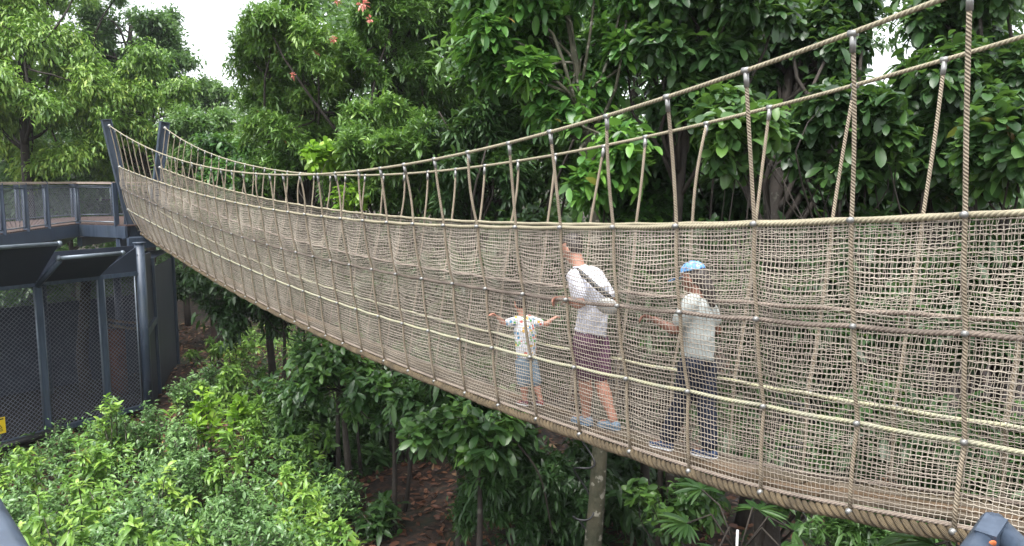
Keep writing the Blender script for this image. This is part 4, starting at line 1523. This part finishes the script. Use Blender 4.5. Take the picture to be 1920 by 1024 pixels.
# ------------------------------------------------------------------ people on the bridge
def dome(r, n=5):
    a = np.linspace(0, PI / 2, n)
    return r * np.cos(a), r * np.sin(a)


class Body:
    """closed pieces that are fused into one continuous skin by a voxel remesh"""

    def __init__(s):
        s.m = MB()

    def limb(s, pts, rads, n=12):
        """tapered round limb through the joints with rounded ends"""
        pts = [np.asarray(p, float) for p in pts]
        P, Rr = [], []
        d0 = nrm(pts[0] - pts[1])
        d1 = nrm(pts[-1] - pts[-2])
        c, o = dome(rads[0])
        for a, b in list(zip(c, o))[::-1]:
            P.append(pts[0] + d0 * b)
            Rr.append(max(a, 1e-4))
        for i in range(1, len(pts)):
            for t in np.linspace(0, 1, 5)[1:]:
                P.append(pts[i - 1] + (pts[i] - pts[i - 1]) * t)
                Rr.append(rads[i - 1] + (rads[i] - rads[i - 1]) * t)
        c, o = dome(rads[-1])
        for a, b in list(zip(c, o))[1:]:
            P.append(pts[-1] + d1 * b)
            Rr.append(max(a, 1e-4))
        P = np.array(P)
        s.m.tube(P, np.array(Rr), n)
        return s

    def loft(s, secs, n=20):
        """closed loft; each section is (centre, half axis a, half axis b)"""
        ang = np.arange(n) * 2 * PI / n
        v = np.concatenate([c + np.cos(ang)[:, None] * a + np.sin(ang)[:, None] * b for c, a, b in secs])
        m = len(secs)
        i, j = np.meshgrid(np.arange(m - 1), np.arange(n), indexing='ij')
        i, j = i.ravel(), j.ravel()
        f = np.stack([i * n + j, i * n + (j + 1) % n, (i + 1) * n + (j + 1) % n, (i + 1) * n + j], 1)
        v = np.concatenate([v, [secs[0][0]], [secs[-1][0]]])
        k = np.arange(n)
        f3 = np.concatenate([np.stack([(k + 1) % n, k, np.full(n, m * n)], 1), np.stack([(m - 1) * n + k, (m - 1) * n + (k + 1) % n, np.full(n, m * n + 1)], 1)])
        s.m.add(v, f, f3)
        return s

    def ell(s, c, ax, ay, az, n=14):
        z = np.sin(np.linspace(-PI / 2, PI / 2, 9))
        r = np.maximum(np.cos(np.linspace(-PI / 2, PI / 2, 9)), .02)
        return s.loft([(c + az * a, ax * b, ay * b) for a, b in zip(z, r)], n)

    def fuse(s, name, mat, parent, voxel=.006, smooth=3):
        o = s.m.build(name, mat, parent)
        r = o.modifiers.new('r', 'REMESH')
        r.mode = 'VOXEL'
        r.voxel_size = voxel
        r.use_smooth_shade = True
        if smooth:
            q = o.modifiers.new('s', 'SMOOTH')
            q.factor = .5
            q.iterations = smooth
        dg = bpy.context.evaluated_depsgraph_get()
        me = bpy.data.meshes.new_from_object(o.evaluated_get(dg))
        o.modifiers.clear()
        old = o.data
        o.data = me
        me.name = name
        bpy.data.meshes.remove(old)
        if not me.materials:
            me.materials.append(mat)
        return o


UP = V(0, 0, 1)
LF = -BN


def hand(b, wrist, d, pn, s, side, curl=1.0):
    """palm, four bent fingers of different lengths and a thumb; d = wrist to knuckles, pn = way the palm faces"""
    d = nrm(d)
    pn = nrm(pn - d * np.dot(pn, d))
    w = np.cross(d, pn) * side
    kn = wrist + d * .082 * s
    b.loft([(wrist - d * .01 * s, w * .022 * s, pn * .017 * s), (wrist + d * .03 * s, w * .033 * s, pn * .016 * s),
            (kn, w * .040 * s, pn * .014 * s), (kn + d * .008 * s, w * .034 * s, pn * .009 * s)], 12)
    for i, (off, ln) in enumerate(((-.030, .074), (-.010, .084), (.011, .078), (.030, .060))):
        p = kn + w * off * s
        pts, rr = [p - d * .012 * s], [.0088 * s]
        a = .25
        for j, fr in enumerate((.42, .32, .26)):
            a += (.55 + .12 * i * .3) * curl
            dd = d * math.cos(a) + pn * math.sin(a)
            p = p + dd * ln * fr * s
            pts.append(p)
            rr.append((.0086, .0078, .0068)[j] * s)
        b.limb(pts, rr, 8)
    p = wrist + d * .022 * s - w * .028 * s
    q = p + nrm(-w * .9 + d * .7 + pn * .4) * .034 * s
    r = q + nrm(-w * .25 + d * .8 + pn * .8) * .030 * s
    b.limb([p, q, r], [.0125 * s, .0105 * s, .0085 * s], 8)


HEADS = ((-1.0, .30, .26, .40), (-.88, .50, .46, .30), (-.6, .68, .72, .14), (-.25, .86, .90, .04), (.05, .95, 1.0, 0.0), (.4, .97, 1.0, -.04),
         (.7, .82, .84, -.06), (.9, .54, .55, -.05), (1.0, .2, .2, -.04))


def head(b, c, fd_, up, s, grow=1.0, zmin=-1.1):
    fd_ = nrm(fd_ - up * np.dot(fd_, up))
    l = np.cross(up, fd_)
    secs = [(c + up * z * .112 * s * grow + fd_ * f * .085 * s, l * a * .076 * s * grow, fd_ * p * .094 * s * grow) for z, a, p, f in HEADS if z >= zmin]
    b.loft(secs, 20)
    return fd_, l


def torso_secs(J, s, g=0.0, lo=0, widen=1.0, depth=1.0):
    spine = [J['pelvis'], J['waist'], J['chest'], J['shc'], J['neck']]
    lat = [nrm(J['hipL'] - J['hipR']), None, None, nrm(J['shL'] - J['shR']), nrm(J['shL'] - J['shR'])]
    lat[1] = nrm(lat[0] * .6 + lat[3] * .4)
    lat[2] = nrm(lat[0] * .3 + lat[3] * .7)
    wid = [.150 * J.get('hipw', 1), .135 * J.get('waistw', 1), .158, .150, .052]
    dep = [.108, .100 * J.get('belly', 1), .112, .085, .05]
    out = []
    for i in range(lo, 5):
        a = spine[max(i - 1, 0)]
        c = spine[min(i + 1, 4)]
        t = nrm(c - a)
        ap = nrm(np.cross(lat[i], t))
        out.append((spine[i], lat[i] * (wid[i] * s * widen + g), ap * (dep[i] * s * depth + g)))
    # subdivide
    res = []
    for i in range(len(out) - 1):
        for t in np.linspace(0, 1, 5)[:-1]:
            u = t * t * (3 - 2 * t)
            res.append(tuple(out[i][j] * (1 - (u if j else t)) + out[i + 1][j] * (u if j else t) for j in range(3)))
    res.append(out[-1])
    return res


def m_skin(name, c):
    m, nt_, bs, out = new_mat(name)
    n = noise(nt_, 22)
    nt_.links.new(ramp(nt_, n, [(.3, c), (.7, tuple(x * .86 for x in c))]), bs.inputs['Base Color'])
    bs.inputs['Roughness'].default_value = .5
    bs.inputs['Subsurface Weight'].default_value = .15
    bs.inputs['Subsurface Radius'].default_value = (.02, .008, .004)
    bs.inputs['Subsurface Scale'].default_value = .5
    return m


def m_cloth(name, c, c2=None, sc=5):
    return m_plain(name, c, c2 or tuple(x * .85 for x in c), sc, .85, 0, .12, .2)


def m_doodle(name, base, cols, scale, thr, rough=.8):
    """printed cloth: scattered coloured motifs on a base colour"""
    m, nt_, bs, out = new_mat(name)
    tc = node(nt_, 'ShaderNodeTexCoord').outputs['Object']
    vo = node(nt_, 'ShaderNodeTexVoronoi', i_Scale=scale)
    vo.inputs['Randomness'].default_value = .9
    nt_.links.new(tc, vo.inputs[0])
    sep = node(nt_, 'ShaderNodeSeparateColor')
    nt_.links.new(vo.outputs['Color'], sep.inputs[0])
    n = len(cols)
    r = nt_.nodes.new('ShaderNodeValToRGB')
    r.color_ramp.interpolation = 'CONSTANT'
    e = r.color_ramp.elements
    e[0].position, e[0].color = 0, (*cols[0], 1)
    e[1].position, e[1].color = 1 / n, (*cols[1 % n], 1)
    for i in range(2, n):
        x = e.new(i / n)
        x.color = (*cols[i], 1)
    nt_.links.new(sep.outputs[0], r.inputs[0])
    msk = ramp(nt_, vo.outputs['Distance'], [(thr, (1, 1, 1)), (thr + .06, (0, 0, 0))])
    nt_.links.new(mix(nt_, msk, base, r.outputs[0]), bs.inputs['Base Color'])
    bs.inputs['Roughness'].default_value = rough
    return m


def shoe(parent, ank, toe, s, mat, solemat, name='shoe'):
    """low shoe under the ankle; the toe point gives its direction, the sole rests on the planks"""
    d = toe - ank
    d[2] = 0
    d = nrm(d)
    slope = (toe[2] - ank[2])
    w = np.cross(UP, d)
    base = lambda t: V(ank[0], ank[1], 0) + d * (t * .235 * s - .065 * s) + UP * (J_floor(ank, d, t, s))
    prof = ((0.0, .022, .045), (.10, .034, .062), (.3, .036, .066), (.5, .040, .050), (.72, .046, .036), (.9, .036, .028), (1.0, .014, .018))
    b = Body()
    b.loft([(base(t) + UP * (.012 + h / 2) * s, w * a * s, UP * (h / 2 + .004) * s) for t, a, h in prof], 14)
    o = b.fuse(name, mat, parent, .006, 2)
    c = Body()
    c.loft([(base(t) + UP * .010 * s, w * (a + .005) * s, UP * .0115 * s) for t, a, h in prof], 14)
    c.fuse('sole', solemat, o, .005, 1)
    return o


def J_floor(p, d, t, s):
    q = p + d * (t * .235 * s - .065 * s)
    k = ((q - B0)[:2] @ BD[:2]) / SP
    k = k  # station along the bridge
    ks = np.linspace(-3, 36, 800)
    pos = (kbase(ks) - B0)[:, :2] @ BD[:2]
    kk = float(np.interp((q - B0)[:2] @ BD[:2], pos, ks))
    return deck_z(kk) + .002


def person(label, J, s, fd_, skin, hairm, shirt, lower, hem, shoes, hcurl=1.0, sleeve=.62, shirt_low=0, hair=True, belly=1.0, trouser=False):
    J = {k: (np.asarray(v, float) if not np.isscalar(v) else v) for k, v in J.items()}
    J['shc'] = (J['shL'] + J['shR']) / 2
    # feet rest on the planks
    for q in 'LR':
        d = J['toe' + q] - J['an' + q]
        J['an' + q][2] = J_floor(J['an' + q], nrm(d * V(1, 1, 0)), .28, s) + .085 * s
    root = (J['anL'] + J['anR']) / 2
    root[2] = min(J['anL'][2], J['anR'][2]) - .08 * s
    t = empty('person', root, label, 'person', 'people walking on the rope bridge')
    b = Body()
    up = nrm(J['head'] - J['neck'] + UP * .06)
    f2, l2 = head(b, J['head'], fd_, up, s)
    b.limb([J['neck'] - up * .03 * s, J['head'] - up * .05 * s - f2 * .012 * s], [.056 * s, .052 * s], 14)
    hc = J['head']
    b.limb([hc + f2 * .082 * s + up * .005 * s, hc + f2 * .104 * s - up * .032 * s], [.009 * s, .014 * s], 8)       # nose
    b.ell(hc + f2 * .080 * s - up * .066 * s, l2 * .024 * s, f2 * .010 * s, up * .009 * s, 10)                           # lips
    for q in (-1, 1):
        b.ell(hc + l2 * q * .076 * s - f2 * .004 * s - up * .012 * s, l2 * .010 * s, f2 * .019 * s, up * .031 * s, 10)   # ears
    b.loft(torso_secs(J, s), 22)
    for q, sgn in (('L', 1), ('R', -1)):
        sh, el, ha = J['sh' + q], J['el' + q], J['ha' + q]
        d = nrm(ha - el)
        wr = ha - d * .075 * s
        b.limb([J['neck'] * .35 + sh * .65, sh, sh + (el - sh) * .35, el, el + (wr - el) * .3, wr],
               [.052 * s, .056 * s, .050 * s, .038 * s, .040 * s, .026 * s], 12)
        hand(b, wr, d + UP * -.15, UP * -.75 + (-LF * -sgn) * .4, s * .98, sgn, hcurl)
        hp, kn, an = J['hip' + q], J['kn' + q], J['an' + q]
        b.limb([hp, hp + (kn - hp) * .4, kn, kn + (an - kn) * .32, kn + (an - kn) * .75, an],
               [.094 * s, .084 * s, .056 * s, .060 * s, .040 * s, .037 * s], 14)
        dd = nrm((J['toe' + q] - an) * V(1, 1, 0))
        b.limb([an - dd * .03 * s - UP * .045 * s, an + dd * .12 * s - UP * .055 * s], [.030 * s, .024 * s], 10)
    b.fuse('body', skin, t, .0065, 3)
    # eyes
    for q in (-1, 1):
        e = MB().ball(hc + f2 * .084 * s + l2 * q * .031 * s + up * .012 * s, .0115 * s, 10, 8, f2)
        o = e.build('eye', MAT['eye'], t)
    # hair
    if hair:
        h = Body()
        head(h, hc + up * .012 * s - f2 * .010 * s, f2, up, s, 1.075, .3 if hair != 'long' else .2)
        h.ell(hc - f2 * .030 * s + up * .020 * s, l2 * .080 * s, f2 * .076 * s, up * .088 * s, 18)
        if hair == 'long':
            h.limb([hc - f2 * .07 * s + up * .02 * s, hc - f2 * .105 * s - up * .10 * s, hc - f2 * .12 * s - up * .22 * s], [.062 * s, .058 * s, .025 * s], 12)
        h.fuse('hair', hairm, t, .006, 2)
    # shirt
    g = .014 * s
    c = Body()
    secs = torso_secs(J, s, g, 0, 1.0, belly)
    low = J['hem'] if 'hem' in J else None
    if low is not None:
        c0, a0, b0 = secs[0]
        secs = [(low, a0 * 1.04, b0 * 1.04)] + [((low + c0) / 2, a0 * 1.03, b0 * 1.03)] + secs
    n_keep = [x for x in secs]
    n_keep[-1] = (n_keep[-1][0] - UP * .012 * s, n_keep[-1][1] * 1.05, n_keep[-1][2] * 1.05)
    c.loft(n_keep, 26)
    for q in 'LR':
        sh, el = J['sh' + q], J['el' + q]
        e = sh + (el - sh) * sleeve
        c.limb([J['neck'] * .45 + sh * .55, sh, sh + (el - sh) * sleeve * .6, e], [.058 * s, .070 * s, .068 * s, .066 * s], 14)
    o = c.fuse('shirt', shirt, t, .008, 4)
    tx = bpy.data.textures.get('fold') or bpy.data.textures.new('fold', 'CLOUDS')
    tx.noise_scale = .09
    md = o.modifiers.new('folds', 'DISPLACE')
    md.texture = tx
    md.strength = .022 * s
    md.mid_level = .5
    # shorts or trousers
    c = Body()
    c.loft([x for x in torso_secs(J, s, .010 * s)][:5], 22)
    for q in 'LR':
        hp, kn, an = J['hip' + q], J['kn' + q], J['an' + q]
        if trouser:
            c.limb([hp, hp + (kn - hp) * .5, kn, an + (kn - an) * hem], [.104 * s, .096 * s, .078 * s, .066 * s], 14)
        else:
            c.limb([hp, hp + (kn - hp) * .5, hp + (kn - hp) * hem], [.104 * s, .102 * s, .100 * s], 14)
    o = c.fuse('trousers' if trouser else 'shorts', lower, t, .008, 3)
    md = o.modifiers.new('folds', 'DISPLACE')
    md.texture = tx
    md.strength = .018 * s
    md.mid_level = .5
    for q in 'LR':
        shoe(t, J['an' + q], J['toe' + q], s, *shoes)
    return t, J, (hc, f2, l2, up)


MAT['eye'] = m_flat('eye', (.05, .03, .02), .2)
MAT['hair'] = m_plain('black_hair', (.02, .015, .012), (.035, .025, .02), 40, .5, 0, .2)
MAT['skin_a'] = m_skin('skin_light_tan', (.42, .20, .135))
MAT['skin_b'] = m_skin('skin_brown', (.20, .09, .058))
MAT['white_shirt'] = m_cloth('white_cloth', (.70, .70, .76), (.58, .59, .66))
MAT['sage_shirt'] = m_cloth('pale_sage_cloth', (.43, .46, .44), (.34, .37, .355))
MAT['plum'] = m_cloth('plum_cloth', (.13, .055, .10), (.095, .042, .075))
MAT['navy'] = m_cloth('navy_cloth', (.018, .024, .042), (.012, .016, .03))
MAT['denim'] = m_cloth('light_denim', (.18, .245, .30), (.12, .175, .225), 12)
MAT['lightblue'] = m_cloth('light_blue_fabric', (.22, .29, .37), (.16, .23, .30), 14)
MAT['navyshoe'] = m_cloth('navy_canvas', (.05, .08, .16), (.035, .055, .11), 14)
MAT['darkshoe'] = m_cloth('dark_shoe', (.03, .035, .06), (.35, .05, .05), 9)
MAT['sole'] = m_flat('white_sole', (.68, .68, .68))
MAT['kidshirt'] = m_doodle('printed_white_cloth', (.70, .71, .75), [(.6, .08, .06), (.08, .3, .5), (.12, .4, .1), (.7, .4, .05), (.70, .71, .75)], 30, .40)
MAT['capblue'] = m_doodle('blue_patterned_cloth', (.12, .28, .52), [(.05, .13, .32), (.42, .58, .74), (.20, .40, .62)], 34, .36)

X = on_bridge
# man, stooping forward
Jm = dict(head=X(1073, 466, .00), neck=X(1087, 502, .0), shL=X(1077, 519, -.155), shR=X(1117, 516, .16), chest=X(1111, 540, 0), waist=X(1113, 583, 0),
          pelvis=X(1108, 628, 0), hipL=X(1098, 640, -.085), hipR=X(1120, 642, .085), hem=X(1108, 622, 0),
          elL=X(1090, 571, -.235), haL=X(1046, 556, -.285), elR=X(1150, 570, .25), haR=X(1118, 556, .285),
          knL=X(1099, 712, -.06), knR=X(1128, 716, .055), anL=X(1102, 778, -.035), anR=X(1152, 790, .035), toeL=X(1072, 776, -.04), toeR=X(1118, 792, .03), belly=1.0)
face = nrm(BD + LF * .15 - UP * .35)
man, Jm, hm = person('stooping man in white shirt and plum shorts with a dark strap across his back', Jm, .93, face, MAT['skin_a'], MAT['hair'],
                     MAT['white_shirt'], MAT['plum'], .72, (MAT['lightblue'], MAT['lightblue']), sleeve=.66)
# sling bag with its strap
bag = empty('sling_bag', X(1146, 570, .06), 'grey-white sling bag on a dark strap across the stooping man', 'bag')
spn = [X(1064, 506, -.11), X(1082, 505, -.125), X(1100, 520, -.115), X(1120, 538, -.10), X(1140, 553, -.06), X(1150, 564, .0)]
tb_ = []
for i, p_ in enumerate(spn):
    v_ = nrm(V(0, 0, CZ) - p_)
    tb_.append(p_ + v_ * .035)
tb_ = np.array(tb_)
b = MB()
tt_ = np.linspace(0, 5, 26)
cr_ = np.stack([np.interp(tt_, np.arange(6), tb_[:, i]) for i in range(3)], 1)
wv = nrm(np.cross(np.gradient(cr_, axis=0), V(0, 0, CZ) - cr_))
nv = nrm(np.cross(wv, np.gradient(cr_, axis=0)))
q_ = np.stack([cr_ - wv * .019 - nv * .003, cr_ + wv * .019 - nv * .003, cr_ + wv * .019 + nv * .003, cr_ - wv * .019 + nv * .003], 1).reshape(-1, 3)
fs_ = [[i * 4 + j, i * 4 + (j + 1) % 4, (i + 1) * 4 + (j + 1) % 4, (i + 1) * 4 + j] for i in range(25) for j in range(4)]
b.add(q_, fs_)
b.build('strap', MAT['black'], bag)
bb_ = Body()
bc = X(1140, 573, -.02)
bc = bc + nrm(V(0, 0, CZ) - bc) * .10
bb_.ell(bc, nrm(BD) * .115, nrm(BN) * .045, UP * .062)
o = bb_.fuse('pouch', m_cloth('grey_pouch_cloth', (.42, .42, .40), (.28, .28, .26), 12), bag, .008, 2)
MB().tube(np.array([bc - BN * .046 - BD * .08 + UP * .015, bc - BN * .05 + UP * .02, bc - BN * .046 + BD * .08 + UP * .015]), .004, 5).build('zip', MAT['black'], o)

# walker in the blue patterned cap
Jw = dict(head=X(1300, 521, .0), neck=X(1310, 553, .0), shL=X(1294, 568, -.125), shR=X(1326, 566, .125), chest=X(1309, 590, 0), waist=X(1310, 630, 0),
          pelvis=X(1308, 670, 0), hipL=X(1298, 682, -.075), hipR=X(1320, 684, .075), hem=X(1307, 668, 0),
          elL=X(1266, 618, -.20), haL=X(1212, 588, -.29), elR=X(1345, 618, .24), haR=X(1300, 592, .30),
          knL=X(1282, 748, -.045), knR=X(1326, 760, .045), anL=X(1252, 808, -.04), anR=X(1333, 845, .03), toeL=X(1222, 812, -.045), toeR=X(1296, 846, .02), waistw=1.12, belly=1.05)
face = nrm(BD + LF * .25 - UP * .12)
wom, Jw, hw = person('walker in a blue patterned cap, pale sage shirt and navy trousers holding the middle rope', Jw, .84, face, MAT['skin_b'], MAT['hair'],
                     MAT['sage_shirt'], MAT['navy'], .10, (MAT['navyshoe'], MAT['sole']), sleeve=.6, hair='long', trouser=True)
hc, f2, l2, up = hw
cp = Body()
s_ = .84
head(cp, hc + up * .014 * s_ - f2 * .004, f2, up, s_, 1.16, .15)
bs_ = []
for t_ in np.linspace(0, 1, 7):
    bs_.append((hc + up * (.036 - .016 * t_) * s_ + f2 * (.05 + .160 * t_) * s_, l2 * (.084 * math.sqrt(max(.02, 1 - (t_ * .97) ** 3))) * s_, up * .006 * s_))
cp.loft(bs_, 16)
cp.ell(hc + up * .142 * s_ - f2 * .008, l2 * .010, f2 * .010, up * .007)
cp.fuse('cap', MAT['capblue'], wom, .0055, 2)

# small child seen from behind with both arms spread to the nets
Jk = dict(head=X(975, 571, .0), neck=X(980, 593, .0), shL=X(966, 603, -.088), shR=X(999, 601, .088), chest=X(985, 620, 0), waist=X(987, 645, 0),
          pelvis=X(988, 672, 0), hipL=X(981, 680, -.045), hipR=X(997, 681, .045), hem=X(987, 672, 0),
          elL=X(946, 607, -.185), haL=X(927, 588, -.265), elR=X(1025, 608, .185), haR=X(1043, 592, .262),
          knL=X(984, 716, -.05), knR=X(1005, 716, .045), anL=X(986, 746, -.055), anR=X(1015, 741, .05), toeL=X(972, 750, -.06), toeR=X(1000, 742, .045), waistw=1.15, hipw=.95)
face = nrm(BD - LF * .1 - UP * .1)
kid, Jk, hk = person('small child in printed white shirt and denim shorts with both arms spread to the nets', Jk, .60, face, MAT['skin_a'], MAT['hair'],
                     MAT['kidshirt'], MAT['denim'], .95, (MAT['darkshoe'], MAT['sole']), sleeve=.55, hcurl=.8)


# ------------------------------------------------------------------ damp air
hz = bpy.data.materials.new('damp_air')
hz.use_nodes = True
hz.node_tree.nodes.clear()
ho = hz.node_tree.nodes.new('ShaderNodeOutputMaterial')
hv = hz.node_tree.nodes.new('ShaderNodeVolumePrincipled')
hv.inputs['Color'].default_value = (.92, .96, 1, 1)
hv.inputs['Density'].default_value = HAZE
hz.node_tree.links.new(hv.outputs[0], ho.inputs['Volume'])
if HAZE > 0:
    hb = MB().prism([V(-300, -140, -3), V(300, -140, -3), V(300, 340, -3), V(-300, 340, -3)], V(0, 0, 36)).build('haze', hz, smooth=False)
    tag(hb, 'thin damp air between the trees', 'haze', kind='stuff')

# ------------------------------------------------------------------ light, sky, camera
w = bpy.data.worlds.new('World')
SC.world = w
w.use_nodes = True
nt = w.node_tree
nt.nodes.clear()
SUN_EL, SUN_ROT = math.radians(72), math.radians(205)
sky = nt.nodes.new('ShaderNodeTexSky')
sky.sky_type = 'NISHITA'
sky.sun_disc = False
sky.sun_elevation = SUN_EL
sky.sun_rotation = SUN_ROT
sky.air_density = 1.0
sky.dust_density = 3.0
hs = node(nt, 'ShaderNodeHueSaturation', i_Saturation=0.22)
nt.links.new(sky.outputs[0], hs.inputs['Color'])
bg = node(nt, 'ShaderNodeBackground', i_Strength=0.15)
nt.links.new(hs.outputs[0], bg.inputs[0])
wo = nt.nodes.new('ShaderNodeOutputWorld')
nt.links.new(bg.outputs[0], wo.inputs[0])
sl = bpy.data.lights.new('sun', 'SUN')
sl.energy = 1.35
sl.angle = math.radians(35)
sl.color = (1.0, 0.975, 0.94)
so_ = bpy.data.objects.new('sun', sl)
COL.objects.link(so_)
# direction towards the sun (Nishita: rotation from +Y, clockwise seen from above)
sd_ = V(math.sin(SUN_ROT) * math.cos(SUN_EL), math.cos(SUN_ROT) * math.cos(SUN_EL), math.sin(SUN_EL))
so_.rotation_euler = Vector(sd_).to_track_quat('Z', 'Y').to_euler()
so_.location = (0, 0, 30)

cd = bpy.data.cameras.new('camera')
cd.sensor_width = 36
cd.lens = 36 * F / 1920
cd.clip_start = 0.05
cd.clip_end = 1500
cd.dof.use_dof = False
cam = bpy.data.objects.new('camera', cd)
COL.objects.link(cam)
R = Matrix.Rotation(PI / 2 - TH, 4, 'X') @ Matrix.Rotation(ROLL, 4, 'Z')
cam.matrix_world = Matrix.Translation((0, 0, CZ)) @ R
SC.camera = cam
SC.view_settings.view_transform = 'Standard'
SC.view_settings.look = 'None'
SC.view_settings.exposure = 1.8
SC.view_settings.gamma = 1
SC.cycles.max_bounces = 8
SC.cycles.diffuse_bounces = 3
SC.cycles.glossy_bounces = 2
SC.cycles.transmission_bounces = 4
SC.cycles.use_denoising = True
